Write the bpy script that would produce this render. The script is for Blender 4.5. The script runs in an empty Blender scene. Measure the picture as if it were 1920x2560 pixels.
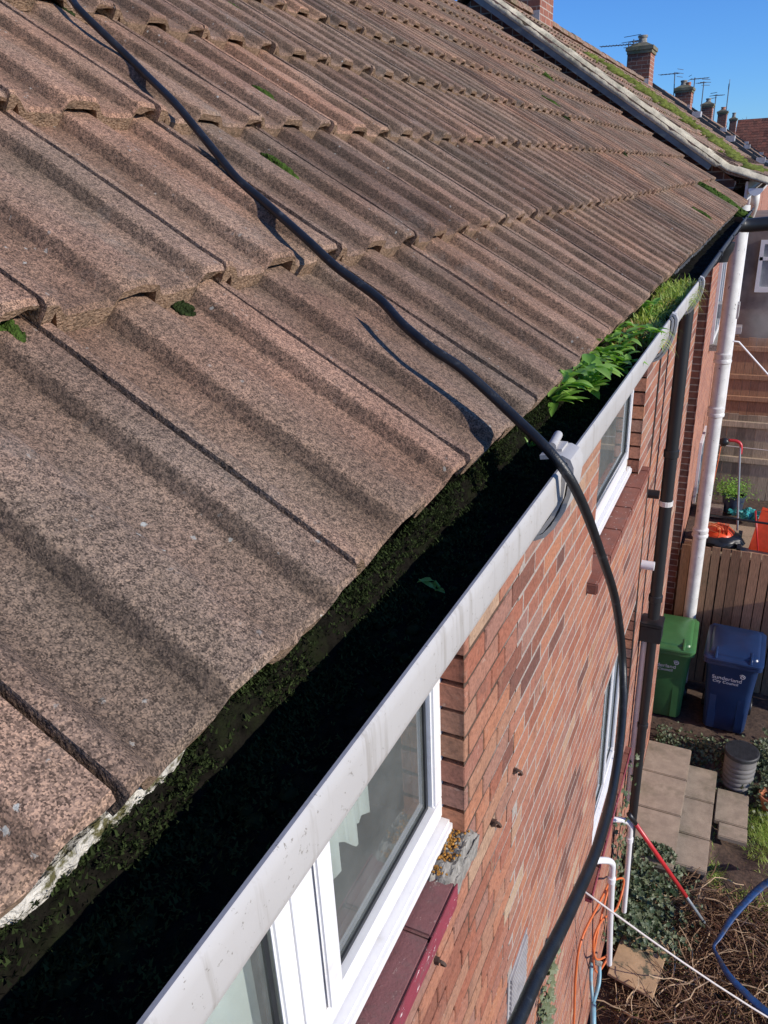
import bpy, bmesh, math, random
from mathutils import Vector, Matrix, noise
random.seed(7)
rnd = random.random
def ru(a, b): return a + (b - a) * rnd()
scene = bpy.context.scene
COL = scene.collection

# ------------------------------------------------------------------ camera
CAM = Vector((0.29970605, 0.0, 0.3304702))
RM = [[0.9020674836720245, 0.13283914917129866, -0.41064341629821294],
      [0.42943688924914225, -0.3712857341931877, 0.8232441082307517],
      [-0.04310699541422319, -0.918967172445279, -0.3919708189575941]]
cd = bpy.data.cameras.new("camera"); cam = bpy.data.objects.new("camera", cd); COL.objects.link(cam)
cam.matrix_world = Matrix(((RM[0][0], -RM[0][1], -RM[0][2], CAM.x),
                           (RM[1][0], -RM[1][1], -RM[1][2], CAM.y),
                           (RM[2][0], -RM[2][1], -RM[2][2], CAM.z), (0, 0, 0, 1)))
cd.sensor_fit = 'VERTICAL'; cd.sensor_height = 36.0; cd.sensor_width = 27.0
cd.lens = 36.0 * 1923.4233 / 2560.0
cd.clip_start = 0.02; cd.clip_end = 2000
scene.camera = cam

# ------------------------------------------------------------------ light
SUN_EL = math.radians(22.0)
SUN_AZ = math.radians(95.0)          # clockwise from +Y (away along the eave): sun stands off the garden side
sun_dir = Vector((math.sin(SUN_AZ) * math.cos(SUN_EL), math.cos(SUN_AZ) * math.cos(SUN_EL), math.sin(SUN_EL)))
w = bpy.data.worlds.new("World"); scene.world = w; w.use_nodes = True
nt = w.node_tree; nt.nodes.clear()
sky = nt.nodes.new('ShaderNodeTexSky'); sky.sky_type = 'NISHITA'; sky.sun_disc = False
sky.sun_elevation = SUN_EL; sky.sun_rotation = SUN_AZ
sky.air_density = 1.0; sky.dust_density = 0.0; sky.ozone_density = 6.0; sky.altitude = 300
tint = nt.nodes.new('ShaderNodeMix'); tint.data_type = 'RGBA'; tint.blend_type = 'MULTIPLY'
tint.inputs['Factor'].default_value = 1.0
tint.inputs['B'].default_value = (0.62, 0.92, 1.30, 1)
bg = nt.nodes.new('ShaderNodeBackground'); bg.inputs['Strength'].default_value = 0.13
ow = nt.nodes.new('ShaderNodeOutputWorld')
nt.links.new(sky.outputs[0], tint.inputs['A']); nt.links.new(tint.outputs['Result'], bg.inputs['Color'])
nt.links.new(bg.outputs[0], ow.inputs['Surface'])
sl = bpy.data.lights.new("sun", 'SUN'); sl.energy = 4.8; sl.angle = math.radians(0.5); sl.color = (1.0, 0.93, 0.83)
so = bpy.data.objects.new("sun", sl); COL.objects.link(so)
so.rotation_euler = (-sun_dir).to_track_quat('-Z', 'Y').to_euler()
so.location = (4, 2, 6)
scene.view_settings.view_transform = 'Standard'; scene.view_settings.look = 'None'
scene.view_settings.exposure = 0.0; scene.view_settings.gamma = 1.0
scene.cycles.max_bounces = 6; scene.cycles.transparent_max_bounces = 8

# ------------------------------------------------------------------ materials
class NT:
    def __init__(s, name):
        s.m = bpy.data.materials.new(name); s.m.use_nodes = True; s.t = s.m.node_tree
        s.b = s.t.nodes['Principled BSDF']; s.out = s.t.nodes['Material Output']
    def n(s, typ, **kw):
        nd = s.t.nodes.new('ShaderNode' + typ)
        for k, v in kw.items():
            if hasattr(nd, k) and k not in nd.inputs: setattr(nd, k, v)
            else: s.set(nd, k, v)
        return nd
    def set(s, nd, k, v):
        k = int(k[1:]) if (k[0] == 'i' and k[1:].isdigit()) else k
        if isinstance(v, bpy.types.NodeSocket): s.t.links.new(v, nd.inputs[k])
        else:
            nd.inputs[k].default_value = v
    def coord(s, kind='Object'): return s.n('TexCoord').outputs[kind]
    def mapp(s, vec, scale=(1, 1, 1), rot=(0, 0, 0)):
        return s.n('Mapping', Vector=vec, Scale=scale, Rotation=rot).outputs[0]
    def noise(s, vec, scale, detail=2.0, rough=0.5, dist=0.0):
        return s.n('TexNoise', Vector=vec, Scale=scale, Detail=detail, Roughness=rough, Distortion=dist).outputs['Fac']
    def vor(s, vec, scale, out='Distance', **kw):
        return s.n('TexVoronoi', Vector=vec, Scale=scale, **kw).outputs[out]
    def ramp(s, fac, stops, interp='LINEAR'):
        r = s.n('ValToRGB', Fac=fac); e = r.color_ramp.elements; r.color_ramp.interpolation = interp
        while len(e) > 1: e.remove(e[-1])
        for i, (p, c) in enumerate(stops):
            el = e[0] if i == 0 else e.new(p)
            el.position = p; el.color = (c, c, c, 1) if isinstance(c, (int, float)) else (*c, 1)
        return r.outputs['Color']
    def mix(s, a, b, f, blend='MIX'):
        m = s.n('Mix', data_type='RGBA', blend_type=blend)
        for k, v in (('A', a), ('B', b)):
            if not isinstance(v, bpy.types.NodeSocket): v = (*v, 1) if len(v) == 3 else v
            idx = 6 if k == 'A' else 7
            if isinstance(v, bpy.types.NodeSocket): s.t.links.new(v, m.inputs[idx])
            else: m.inputs[idx].default_value = v
        if isinstance(f, bpy.types.NodeSocket): s.t.links.new(f, m.inputs[0])
        else: m.inputs[0].default_value = f
        return m.outputs[2]
    def math(s, op, a, b=0.0):
        return s.n('Math', operation=op, i0=a, i1=b).outputs[0]
    def attr(s, name, out='Fac'):
        return s.n('Attribute', attribute_name=name).outputs[out]
    def bump(s, h, strength=0.5, dist=0.01, nrm=None):
        b = s.n('Bump', Height=h, Strength=strength, Distance=dist)
        if nrm is not None: s.t.links.new(nrm, b.inputs['Normal'])
        return b.outputs[0]
    def fin(s, col=None, rough=None, normal=None, **kw):
        if col is not None: s.set(s.b, 'Base Color', col if isinstance(col, bpy.types.NodeSocket) else (*col, 1))
        if rough is not None: s.set(s.b, 'Roughness', rough)
        if normal is not None: s.set(s.b, 'Normal', normal)
        for k, v in kw.items(): s.set(s.b, k.replace('_', ' '), v)
        return s.m

def plain(name, col, rough=0.6, var=0.25, scale=20.0, bump=0.0, bscale=200, spec=0.5, dirt=None, dirtscale=8, dirtlo=.5, dirthi=.7):
    q = NT(name); v = q.coord()
    nz = q.noise(v, scale, 4, .6)
    lo = tuple(c * (1 - var) for c in col); hi = tuple(min(1, c * (1 + var)) for c in col)
    c = q.ramp(nz, [(.3, lo), (.7, hi)])
    if dirt:
        d = q.ramp(q.noise(v, dirtscale, 6, .7), [(dirtlo, 0.), (dirthi, 1.)])
        c = q.mix(c, dirt, d)
    nm = q.bump(q.noise(v, bscale, 3), bump, .004) if bump else None
    m = q.fin(c, rough, nm); q.b.inputs['Specular IOR Level'].default_value = spec
    return m

PITCH = 0.6007078; TPITCH = math.radians(34.418 - 30.53)
def tile_mat(name, base=(0.30, 0.203, 0.152), grain=520.0, lich=1.0, moss=0.0):
    q = NT(name); v = q.coord()
    vc = q.n('TexVoronoi', Vector=v, Scale=grain * 1.75)
    g1 = q.n('SeparateXYZ', Vector=vc.outputs['Color']).outputs[0]
    g2 = q.noise(v, grain * .35, 3, .6)
    gm = q.math('ADD', q.math('ADD', q.math('MULTIPLY', g1, .25), .165), q.math('MULTIPLY', g2, .42))
    b = base
    c = q.ramp(gm, [(.36, tuple(x * .26 for x in b)), (.455, tuple(x * .68 for x in b)), (.53, tuple(x * 1.12 for x in b)),
                    (.62, (b[0] * 1.75, b[1] * 1.7, b[2] * 1.62))])
    # weathering: streaks that run down the slope, dark algae in patches
    rv = q.mapp(q.mapp(v, rot=(0, PITCH, 0)), scale=(1.6, 9, 3))
    st = q.ramp(q.noise(rv, 1.6, 6, .65), [(.32, .42), (.5, .92), (.72, 1.16)])
    c = q.mix(c, st, .45, 'MULTIPLY')
    pt = q.ramp(q.noise(v, 5.5, 5, .7), [(.42, (.50, .52, .48)), (.58, (1, 1, 1))])
    c = q.mix(c, pt, .45, 'MULTIPLY')
    wn = q.ramp(q.noise(v, 2.2, 4, .6), [(.35, (1.08, .95, .90)), (.65, (.94, 1.01, 1.02))])
    c = q.mix(c, wn, 1.0, 'MULTIPLY')
    tn = q.attr('tint')
    c = q.mix(c, q.ramp(tn, [(0, (.60, .59, .60)), (.5, (.95, .94, .93)), (1, (1.28, 1.16, 1.08))]), 1.0, 'MULTIPLY')
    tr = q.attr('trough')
    dk = q.math('MULTIPLY', tr, q.ramp(q.noise(v, 16, 5, .7), [(.28, .45), (.6, 1.)]))  # shade of the rib flanks, with trough dirt, put into the colour
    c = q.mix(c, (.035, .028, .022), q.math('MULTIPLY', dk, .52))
    # lichen
    lsel = q.ramp(q.noise(v, 6.0, 3, .6), [(.52, 0.), (.64, 1.)])
    lsp = q.ramp(q.math('ADD', q.vor(v, 62), q.math('MULTIPLY', q.noise(v, 190, 4, .8), .75)), [(.46, 1.), (.50, 0.)])
    lf = q.math('MULTIPLY', q.math('MULTIPLY', lsel, lsp), .85 * lich)
    c = q.mix(c, (.46, .47, .43), lf)
    h2 = q.ramp(q.noise(v, 3.3, 6, .75), [(.58, 0.), (.72, 1.)])
    c = q.mix(c, (.33, .32, .29), q.math('MULTIPLY', h2, q.math('MULTIPLY', g2, .55 * lich)))
    if moss:
        mf = q.ramp(q.noise(v, 4, 6, .75), [(.5, 0.), (.62, 1.)])
        c = q.mix(c, (.09, .105, .03), q.math('MULTIPLY', mf, moss))
    n1 = q.bump(gm, .8, .0035)
    n2 = q.bump(q.noise(v, 60, 4, .6), .35, .008, n1)
    m = q.fin(c, .92, n2); q.b.inputs['Specular IOR Level'].default_value = .25
    return m

M = {}
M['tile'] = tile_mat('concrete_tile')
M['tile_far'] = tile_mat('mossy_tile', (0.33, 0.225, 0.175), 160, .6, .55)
M['tile_edge'] = plain('tile_edge_concrete', (.31, .205, .135), .95, .5, 230, 1.0, 330, spec=.2, dirt=(.10, .075, .05), dirtscale=30, dirtlo=.5, dirthi=.7)
M['tile_red'] = tile_mat('red_tile', (0.20, 0.085, 0.06), 60, .2, 0)

def brick_geo_mat(name):
    q = NT(name); v = q.coord(); tn = q.attr('tint')
    c = q.ramp(tn, [(0, (.15, .07, .055)), (.10, (.25, .10, .065)), (.25, (.34, .125, .075)), (.42, (.31, .135, .095)), (.56, (.38, .165, .105)),
                    (.72, (.42, .18, .10)), (.88, (.30, .155, .12)), (.97, (.38, .19, .115)), (1, (.44, .31, .21))])
    sp = q.ramp(q.noise(v, 70, 5, .7), [(.28, .42), (.5, .95), (.75, 1.35)])
    c = q.mix(c, sp, .8, 'MULTIPLY')
    wf = q.ramp(q.noise(v, 13, 6, .75), [(.56, 0.), (.70, .4)])
    c = q.mix(c, (.40, .24, .165), wf)
    wf2 = q.ramp(q.noise(v, 34, 5, .75), [(.62, 0.), (.70, .5)])
    c = q.mix(c, (.46, .36, .29), wf2)
    dk = q.ramp(q.noise(v, 11, 6, .75), [(.53, 0.), (.72, .6)])
    c = q.mix(c, (.12, .07, .055), dk)
    n1 = q.bump(q.noise(v, 260, 4, .7), .5, .003)
    n2 = q.bump(q.noise(v, 26, 4, .6), .5, .012, n1)
    m = q.fin(c, .88, n2); q.b.inputs['Specular IOR Level'].default_value = .3
    return m
M['brick'] = brick_geo_mat('red_brick')
def mortar_mat(name, a, b):
    q = NT(name); v = q.coord()
    y = q.n('SeparateXYZ', Vector=v).outputs[1]
    s = q.ramp(q.math('ADD', y, q.math('MULTIPLY', q.noise(v, 3, 4), .5)), [(.0, 0.), (1., 1.)])
    f = q.n('MapRange', Value=q.math('ADD', y, q.math('MULTIPLY', q.noise(v, 3, 4), .7)), **{'From Min': -1.65, 'From Max': -1.4}).outputs[0]
    c = q.mix(a, b, f)
    c = q.mix(c, q.ramp(q.noise(v, 90, 4, .7), [(.3, .5), (.7, 1.25)]), .9, 'MULTIPLY')
    return q.fin(c, .95, q.bump(q.noise(v, 300, 4, .7), .8, .006))
M['mortar'] = mortar_mat('mortar', (.115, .070, .045), (.46, .395, .34))

def brick_tex(name, axis, c1, c2, mort, rot=0.0, msize=.012, scale=1.0):
    """brick pattern laid on a wall: axis 'x' = wall across X, 'y' = wall along Y"""
    q = NT(name); v = q.coord()
    s = q.n('SeparateXYZ', Vector=v)
    cv = q.n('CombineXYZ', i0=s.outputs[0 if axis == 'x' else 1], i1=s.outputs[2]).outputs[0]
    br = q.n('TexBrick', Vector=cv, Scale=1.0 / scale, **{'Color1': (*c1, 1), 'Color2': (*c2, 1), 'Mortar': (*mort, 1), 'Mortar Size': msize * .5,
             'Brick Width': .225, 'Row Height': .075, 'Mortar Smooth': .2, 'Bias': -.1})
    c = q.mix(br.outputs['Color'], q.ramp(q.noise(v, 22, 6, .7), [(.28, .5), (.55, 1.), (.75, 1.25)]), .85, 'MULTIPLY')
    n1 = q.bump(br.outputs['Fac'], -.7, .012)
    n2 = q.bump(q.noise(v, 180, 3), .4, .004, n1)
    return q.fin(c, .9, n2)
M['gable_brick'] = brick_tex('gable_brick', 'x', (.20, .085, .06), (.10, .055, .045), (.34, .31, .27))
M['rear_brick'] = brick_tex('rear_brick', 'y', (.42, .17, .10), (.30, .11, .075), (.40, .30, .24))
M['lit_chimney_brick'] = brick_tex('chimney_brick_lit', 'y', (.34, .13, .08), (.24, .09, .06), (.42, .36, .30))  # lighter copy, sunlight on the garden-side faces put into the brick colour
M['shaded_chimney_brick'] = brick_tex('chimney_brick_shade', 'x', (.20, .075, .05), (.13, .05, .035), (.26, .20, .16))  # darker copy, shade on the end faces put into the brick colour

M['pvc'] = plain('white_pvc', (.80, .79, .79), .32, .03, 30, dirt=(.55, .52, .47), dirtlo=.60, dirthi=.85)
M['gutter_white'] = plain('weathered_white_gutter', (.47, .45, .43), .55, .04, 5, dirt=(.30, .27, .23), dirtscale=70, dirtlo=.62, dirthi=.78, bump=.06)
def flaky(name, top, under, thr, scale=22):
    q = NT(name); v = q.coord()
    f = q.ramp(q.noise(q.mapp(v, scale=(1, 1, .6)), scale, 6, .7), [(thr, 0.), (thr + .015, 1.)])
    c = q.mix(top, under, f)
    c = q.mix(c, q.ramp(q.noise(v, 9, 4, .7), [(.3, .7), (.7, 1.1)]), .7, 'MULTIPLY')
    return q.fin(c, .7 if 'gutter' in name else .45, q.bump(f, -.4, .003))
def gutter_mat():
    q = NT('weathered_gutter_plastic'); v = q.coord()
    c = q.ramp(q.noise(v, 5, 4, .6), [(.3, (.44, .42, .40)), (.7, (.50, .48, .46))])
    dr = q.ramp(q.noise(q.mapp(v, scale=(1, 1, .06)), 42, 5, .75), [(.53, 0.), (.72, .7)])
    c = q.mix(c, (.24, .21, .17), dr)
    sp = q.ramp(q.noise(v, 150, 4, .8), [(.635, 0.), (.67, .75)])
    c = q.mix(c, (.15, .13, .10), sp)
    return q.fin(c, .5, q.bump(q.noise(v, 60, 4), .12, .003))
M['gutter_white'] = gutter_mat()
M['white_paint'] = flaky('flaking_white_paint', (.72, .70, .66), (.05, .045, .04), .64, 26)
M['black_paint'] = flaky('flaking_black_paint', (.018, .019, .021), (.35, .34, .32), .70, 16)
M['black_gutter'] = flaky('grey_black_gutter', (.045, .047, .05), (.25, .25, .25), .60, 20)
M['black_rubber'] = plain('black_rubber', (.012, .013, .015), .42, .35, 60, dirt=(.07, .075, .08), dirtscale=60, dirtlo=.6, dirthi=.72, bump=.15, bscale=500)
M['gasket'] = plain('dark_gasket', (.02, .022, .025), .5)
M['black'] = plain('black_plastic', (.015, .016, .018), .4, .2)
M['cord_dark'] = plain('dark_cord', (.04, .028, .024), .8)
M['wood_dark'] = plain('dark_fascia', (.05, .06, .065), .7, .2)
M['dark'] = plain('dark_void', (.02, .018, .016), .95)
M['soil'] = plain('soil', (.085, .055, .04), .97, .5, 30, .9, 120, dirt=(.16, .10, .065), dirtscale=14)
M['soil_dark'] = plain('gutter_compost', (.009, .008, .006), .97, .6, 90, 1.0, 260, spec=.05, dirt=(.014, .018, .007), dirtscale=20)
M['moss'] = plain('moss', (.055, .095, .018), .95, .6, 90, 1.0, 500, spec=.1)
M['moss_dark'] = plain('dark_moss', (.025, .038, .012), .97, .7, 120, 1.0, 500, spec=.1)
M['moss_far'] = plain('roof_moss', (.11, .13, .03), .95, .5, 9, .8, 90, spec=.1)
M['lime'] = plain('lime_bedding', (.62, .58, .50), .95, .35, 90, 1.0, 300, dirt=(.10, .09, .03), dirtscale=60, dirtlo=.5, dirthi=.6)
M['verge'] = plain('verge_cement', (.52, .46, .34), .95, .35, 9, 1.0, 60, dirt=(.20, .19, .14), dirtscale=5, dirtlo=.52, dirthi=.7)
M['cement'] = plain('rough_cement', (.27, .25, .22), .97, .4, 40, 1.0, 120, dirt=(.10, .095, .08), dirtscale=35)
M['ochre'] = plain('orange_lichen', (.36, .17, .03), .95, .6, 120, 1.0, 260)
def leafmat(name, a, b, tr=.35, rough=.5, spec=.5):
    q = NT(name); v = q.coord(); tn = q.attr('tint')
    c = q.ramp(tn, [(0, a), (1, b)])
    m = q.fin(c, rough); q.b.inputs['Specular IOR Level'].default_value = spec
    d = q.n('BsdfTranslucent', Color=q.mix(c, (1.3, 1.5, .6), 1., 'MULTIPLY'))
    mx = q.n('MixShader', Fac=tr); q.t.links.new(q.b.outputs[0], mx.inputs[1]); q.t.links.new(d.outputs[0], mx.inputs[2])
    q.t.links.new(mx.outputs[0], q.out.inputs['Surface'])
    return m
M['leaf'] = leafmat('weed_leaf', (.16, .33, .05), (.36, .56, .13))
M['grass'] = leafmat('grass_blade', (.16, .29, .04), (.52, .58, .14), .3)
M['grass_dry'] = leafmat('dry_grass', (.20, .12, .04), (.42, .30, .10), .25)
M['ivy'] = leafmat('ivy_leaf', (.03, .06, .02), (.17, .19, .10), .15)
M['brush'] = plain('dead_bracken', (.21, .12, .065), .9, .7, 25)
M['brush_grey'] = plain('dead_stem', (.42, .29, .18), .85, .4, 15)
def sill_paint(name, a, b):
    q = NT(name); v = q.coord()
    c = q.ramp(q.noise(v, 14, 5, .7), [(.3, tuple(x * .8 for x in a)), (.7, tuple(x * 1.1 for x in a))])
    f = q.ramp(q.noise(q.mapp(v, scale=(1, .5, 1)), 48, 5, .8), [(.615, 0.), (.635, 1.)])
    c = q.mix(c, b, f)
    c = q.mix(c, (.13, .10, .09), q.ramp(q.noise(v, 17, 6, .75), [(.5, 0.), (.75, .7)]))
    return q.fin(c, .85, q.bump(q.noise(v, 90, 5, .7), .6, .005))
M['sill_purple'] = sill_paint('purple_sill_paint', (.21, .085, .085), (.34, .23, .20))
M['sill_crimson'] = sill_paint('crimson_sill_paint', (.25, .035, .055), (.75, .62, .60))
M['sill_tile'] = sill_paint('red_sill_tile', (.25, .085, .055), (.55, .48, .42))
def glass(name):
    q = NT(name)
    q.t.nodes.remove(q.b)
    fr = q.n('Fresnel', IOR=1.6)
    f2 = q.math('ADD', q.math('MULTIPLY', fr.outputs[0], 1.3), .05)
    t = q.n('BsdfTransparent', Color=(.72, .77, .76, 1)); g = q.n('BsdfGlossy', Color=(.92, .95, .95, 1), Roughness=.015)
    mx = q.n('MixShader', Fac=f2); q.t.links.new(t.outputs[0], mx.inputs[1]); q.t.links.new(g.outputs[0], mx.inputs[2])
    du = q.n('BsdfDiffuse', Color=(.55, .60, .58, 1)); v = q.coord()  # grey diffuse layer stands in for pale reflections on the panes
    df = q.ramp(q.noise(v, 6, 5, .7), [(.3, .08), (.7, .17)])
    m2 = q.n('MixShader', Fac=df); q.t.links.new(mx.outputs[0], m2.inputs[1]); q.t.links.new(du.outputs[0], m2.inputs[2])
    q.t.links.new(m2.outputs[0], q.out.inputs['Surface'])
    return q.m
M['glass'] = glass('window_glass')
M['curtain'] = plain('net_curtain', (.74, .76, .75), .9, .08, 8)
M['room'] = plain('room_plaster', (.62, .63, .60), .9, .2, 2)
def planks(name, base, wid, axis=0):
    q = NT(name); v = q.coord(); tn = q.attr('tint')
    gr = q.noise(q.mapp(v, scale=(30, 30, 2.2)), 4, 5, .7)
    c = q.ramp(gr, [(.3, tuple(x * .5 for x in base)), (.7, tuple(x * 1.35 for x in base))])
    c = q.mix(c, q.ramp(tn, [(0, .5), (1, 1.5)]), 1., 'MULTIPLY')
    c = q.mix(c, (.09, .10, .05), q.ramp(q.noise(v, 3, 5, .7), [(.55, 0.), (.75, .6)]))
    return q.fin(c, .9, q.bump(gr, .4, .004))
M['fence_brown'] = planks('brown_fence', (.33, .185, .105), .1)
M['fence_grey'] = planks('grey_fence', (.37, .29, .195), .1)
M['deck'] = planks('plywood', (.42, .31, .20), .1)
def slabm(name):
    q = NT(name); v = q.coord()
    c = q.ramp(q.noise(v, 9, 6, .7), [(.3, (.33, .26, .19)), (.7, (.50, .40, .29))])
    c = q.mix(c, q.ramp(q.noise(v, 160, 3, .7), [(.3, .72), (.7, 1.2)]), .8, 'MULTIPLY')
    c = q.mix(c, (.14, .13, .075), q.ramp(q.noise(v, 2.6, 5, .7), [(.5, 0.), (.72, .8)]))
    return q.fin(c, .93, q.bump(q.noise(v, 120, 4, .7), .5, .004))
M['slab'] = slabm('sandstone_slab')
M['bin_green'] = plain('green_bin_plastic', (.055, .165, .055), .38, .12, 6, .08, 400)
M['bin_blue'] = plain('blue_bin_plastic', (.014, .036, .105), .33, .12, 6, .08, 400)
M['white_print'] = plain('white_print', (.75, .75, .75), .6, .05)
M['drum_grey'] = plain('grey_chamber', (.17, .16, .15), .7, .2, 10)
M['drum_lid'] = plain('black_chamber_lid', (.04, .042, .045), .55, .3, 20)
M['orange'] = plain('orange_plastic', (.80, .085, .02), .4, .12)
M['orange_cable'] = plain('orange_cable', (.70, .17, .05), .5, .1)
M['red'] = plain('red_handle', (.52, .03, .035), .35, .08)
M['steel'] = plain('grey_metal', (.22, .24, .26), .45, .15)
M['blue_hose'] = plain('blue_lay_flat_hose', (.014, .05, .15), .4, .45, 20, .2, 60, dirt=(.06, .05, .04), dirtscale=14)
M['rope'] = plain('white_line', (.62, .56, .52), .7, .1, 90)
M['plywood'] = plain('weathered_board', (.46, .30, .17), .9, .25, 7, .2, 60, dirt=(.10, .095, .06), dirtscale=5, dirtlo=.55, dirthi=.62)
M['spade'] = plain('pale_blue_handle', (.20, .38, .46), .4, .15, 20, dirt=(.28, .23, .18), dirtscale=12)
M['terracotta'] = plain('terracotta', (.42, .16, .08), .85, .15)
M['teal'] = plain('teal_bag', (.03, .30, .30), .5, .6, 9)
M['navy'] = plain('navy_tub', (.03, .045, .08), .5, .2)
M['tread'] = plain('checker_plate', (.24, .19, .16), .5, .35, 60)
M['lead'] = plain('lead_flashing', (.42, .42, .43), .6, .35, 8, .4, 40)
M['slate_paint'] = plain('slate_blue_board', (.11, .14, .155), .6, .25, 8, .2, 60)
M['bark'] = plain('bare_branch', (.16, .13, .12), .9, .2)
M['ground'] = plain('ground', (.10, .09, .05), .97, .4, 2, .5, 30)
M['alu'] = plain('aerial_metal', (.10, .10, .11), .5, .2)
M['grille'] = plain('vent_grille', (.36, .34, .335), .6, .2)
M['rust'] = plain('rusty_fixing', (.09, .055, .04), .8, .4)
M['grey_render'] = plain('grey_wall', (.21, .165, .145), .9, .35, 3)

# ------------------------------------------------------------------ mesh builder
class MB:
    def __init__(s): s.v = []; s.f = []; s.tint = []; s.tr = []; s.cur = .5; s.has = False; s.mi = []; s.curm = 0
    def vert(s, p, tr=0.0):
        s.v.append(tuple(p)); s.tint.append(s.cur); s.tr.append(tr); return len(s.v) - 1
    def face(s, *i): s.f.append(tuple(i)); s.mi.append(s.curm)
    def quad(s, a, b, c, d):
        i = [s.vert(p) for p in (a, b, c, d)]; s.face(*i)
    def box(s, x0, x1, y0, y1, z0, z1, M4=None, jit=0.0):
        P = [(x, y, z) for x in (x0, x1) for y in (y0, y1) for z in (z0, z1)]
        if jit: P = [tuple(c + ru(-jit, jit) for c in p) for p in P]
        if M4 is not None: P = [tuple(M4 @ Vector(p)) for p in P]
        i = [s.vert(p) for p in P]
        for q in ((0, 1, 3, 2), (4, 6, 7, 5), (0, 4, 5, 1), (2, 3, 7, 6), (0, 2, 6, 4), (1, 5, 7, 3)):
            s.face(*[i[k] for k in q])
    def tube(s, pts, r, n=8, cap=True, flat=1.0):
        pts = [Vector(p) for p in pts]; rings = []
        up = None
        for k, p in enumerate(pts):
            d = (pts[min(k + 1, len(pts) - 1)] - pts[max(k - 1, 0)]).normalized()
            if up is None:
                up = Vector((0, 0, 1)) if abs(d.z) < .9 else Vector((1, 0, 0))
            a = d.cross(up).normalized(); b = a.cross(d).normalized(); up = b
            rr = r[k] if isinstance(r, (list, tuple)) else r
            rings.append([s.vert(p + a * math.cos(2 * math.pi * j / n) * rr + b * math.sin(2 * math.pi * j / n) * rr * flat) for j in range(n)])
        for k in range(len(rings) - 1):
            for j in range(n):
                s.face(rings[k][j], rings[k][(j + 1) % n], rings[k + 1][(j + 1) % n], rings[k + 1][j])
        if cap and n > 2:
            s.face(*rings[0][::-1]); s.face(*rings[-1])
    def lathe(s, prof, c, n=24, M4=None, closed=True):
        rings = []
        for (r, z) in prof:
            ring = []
            for j in range(n):
                a = 2 * math.pi * j / n
                p = Vector((c[0] + r * math.cos(a), c[1] + r * math.sin(a), c[2] + z))
                ring.append(s.vert(M4 @ p if M4 is not None else p))
            rings.append(ring)
        for k in range(len(rings) - 1):
            for j in range(n): s.face(rings[k][j], rings[k][(j + 1) % n], rings[k + 1][(j + 1) % n], rings[k + 1][j])
        if closed: s.face(*rings[0][::-1]); s.face(*rings[-1])
    def extrude_y(s, prof, ys, close=True, cap=True, off=None):
        """prof = [(x,z)...] swept along y; off(y)->(dx,dz)"""
        rings = []
        for y in ys:
            dx, dz = off(y) if off else (0, 0)
            rings.append([s.vert((x + dx, y, z + dz)) for x, z in prof])
        n = len(prof)
        for k in range(len(rings) - 1):
            for j in range(n if close else n - 1):
                s.face(rings[k][j], rings[k + 1][j], rings[k + 1][(j + 1) % n], rings[k][(j + 1) % n])
        if cap and close: s.face(*rings[0]); s.face(*rings[-1][::-1])
    def prism(s, poly, a, b):
        """polygon of 3D pts swept by vector; a = list of pts, b = offset vector"""
        b = Vector(b); i0 = [s.vert(p) for p in a_list(poly)]; i1 = [s.vert(Vector(p) + b) for p in poly]
        n = len(i0); s.face(*i0[::-1]); s.face(*i1)
        for j in range(n): s.face(i0[j], i0[(j + 1) % n], i1[(j + 1) % n], i1[j])
    def blob(s, c, rx, ry, rz, n=10, m=6, jit=.15, M3=None, seed=0):
        c = Vector(c); rings = []
        for k in range(m + 1):
            t = math.pi * k / m; ring = []
            for j in range(n):
                a = 2 * math.pi * j / n
                d = Vector((math.sin(t) * math.cos(a), math.sin(t) * math.sin(a), math.cos(t)))
                f = 1 + jit * noise.noise(d * 2.3 + Vector((seed * 3.1, seed, 0)))
                p = Vector((d.x * rx, d.y * ry, d.z * rz)) * f
                if M3 is not None: p = M3 @ p
                ring.append(s.vert(c + p))
            rings.append(ring)
        for k in range(m):
            for j in range(n): s.face(rings[k][j], rings[k + 1][j], rings[k + 1][(j + 1) % n], rings[k][(j + 1) % n])
    def build(s, name, mats, parent=None, smooth=False, angle=None):
        me = bpy.data.meshes.new(name)
        po = Vector(wloc(parent)) if parent is not None else Vector((0, 0, 0))
        me.from_pydata([tuple(Vector(p) - po) for p in s.v], [], s.f)
        if not isinstance(mats, (list, tuple)): mats = [mats]
        for m in mats: me.materials.append(m)
        if len(mats) > 1: me.polygons.foreach_set('material_index', s.mi)
        a = me.attributes.new('tint', 'FLOAT', 'POINT'); a.data.foreach_set('value', s.tint)
        if any(s.tr):
            a = me.attributes.new('trough', 'FLOAT', 'POINT'); a.data.foreach_set('value', s.tr)
        if smooth: me.polygons.foreach_set('use_smooth', [True] * len(me.polygons))
        me.validate(); me.update()
        if smooth and angle: me.set_sharp_from_angle(angle=math.radians(angle))
        o = bpy.data.objects.new(name, me); COL.objects.link(o)
        if parent is not None: o.parent = parent
        return o
def a_list(p): return p
def wloc(o):
    v = Vector((0, 0, 0))
    while o is not None: v = v + o.location; o = o.parent
    return v
def bevel(o, w, seg=2):
    bm = bmesh.new(); bm.from_mesh(o.data)
    bmesh.ops.remove_doubles(bm, verts=bm.verts, dist=1e-5)
    es = [e for e in bm.edges if len(e.link_faces) == 2 and e.calc_face_angle(0) > .5]
    bmesh.ops.bevel(bm, geom=es, offset=w, segments=seg, affect='EDGES', clamp_overlap=True)
    bm.to_mesh(o.data); bm.free(); o.data.update()
    return o
def tag(o, label=None, cat=None, group=None, kind=None):
    if label: o['label'] = label
    if cat: o['category'] = cat
    if group: o['group'] = group
    if kind: o['kind'] = kind
    return o
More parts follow.
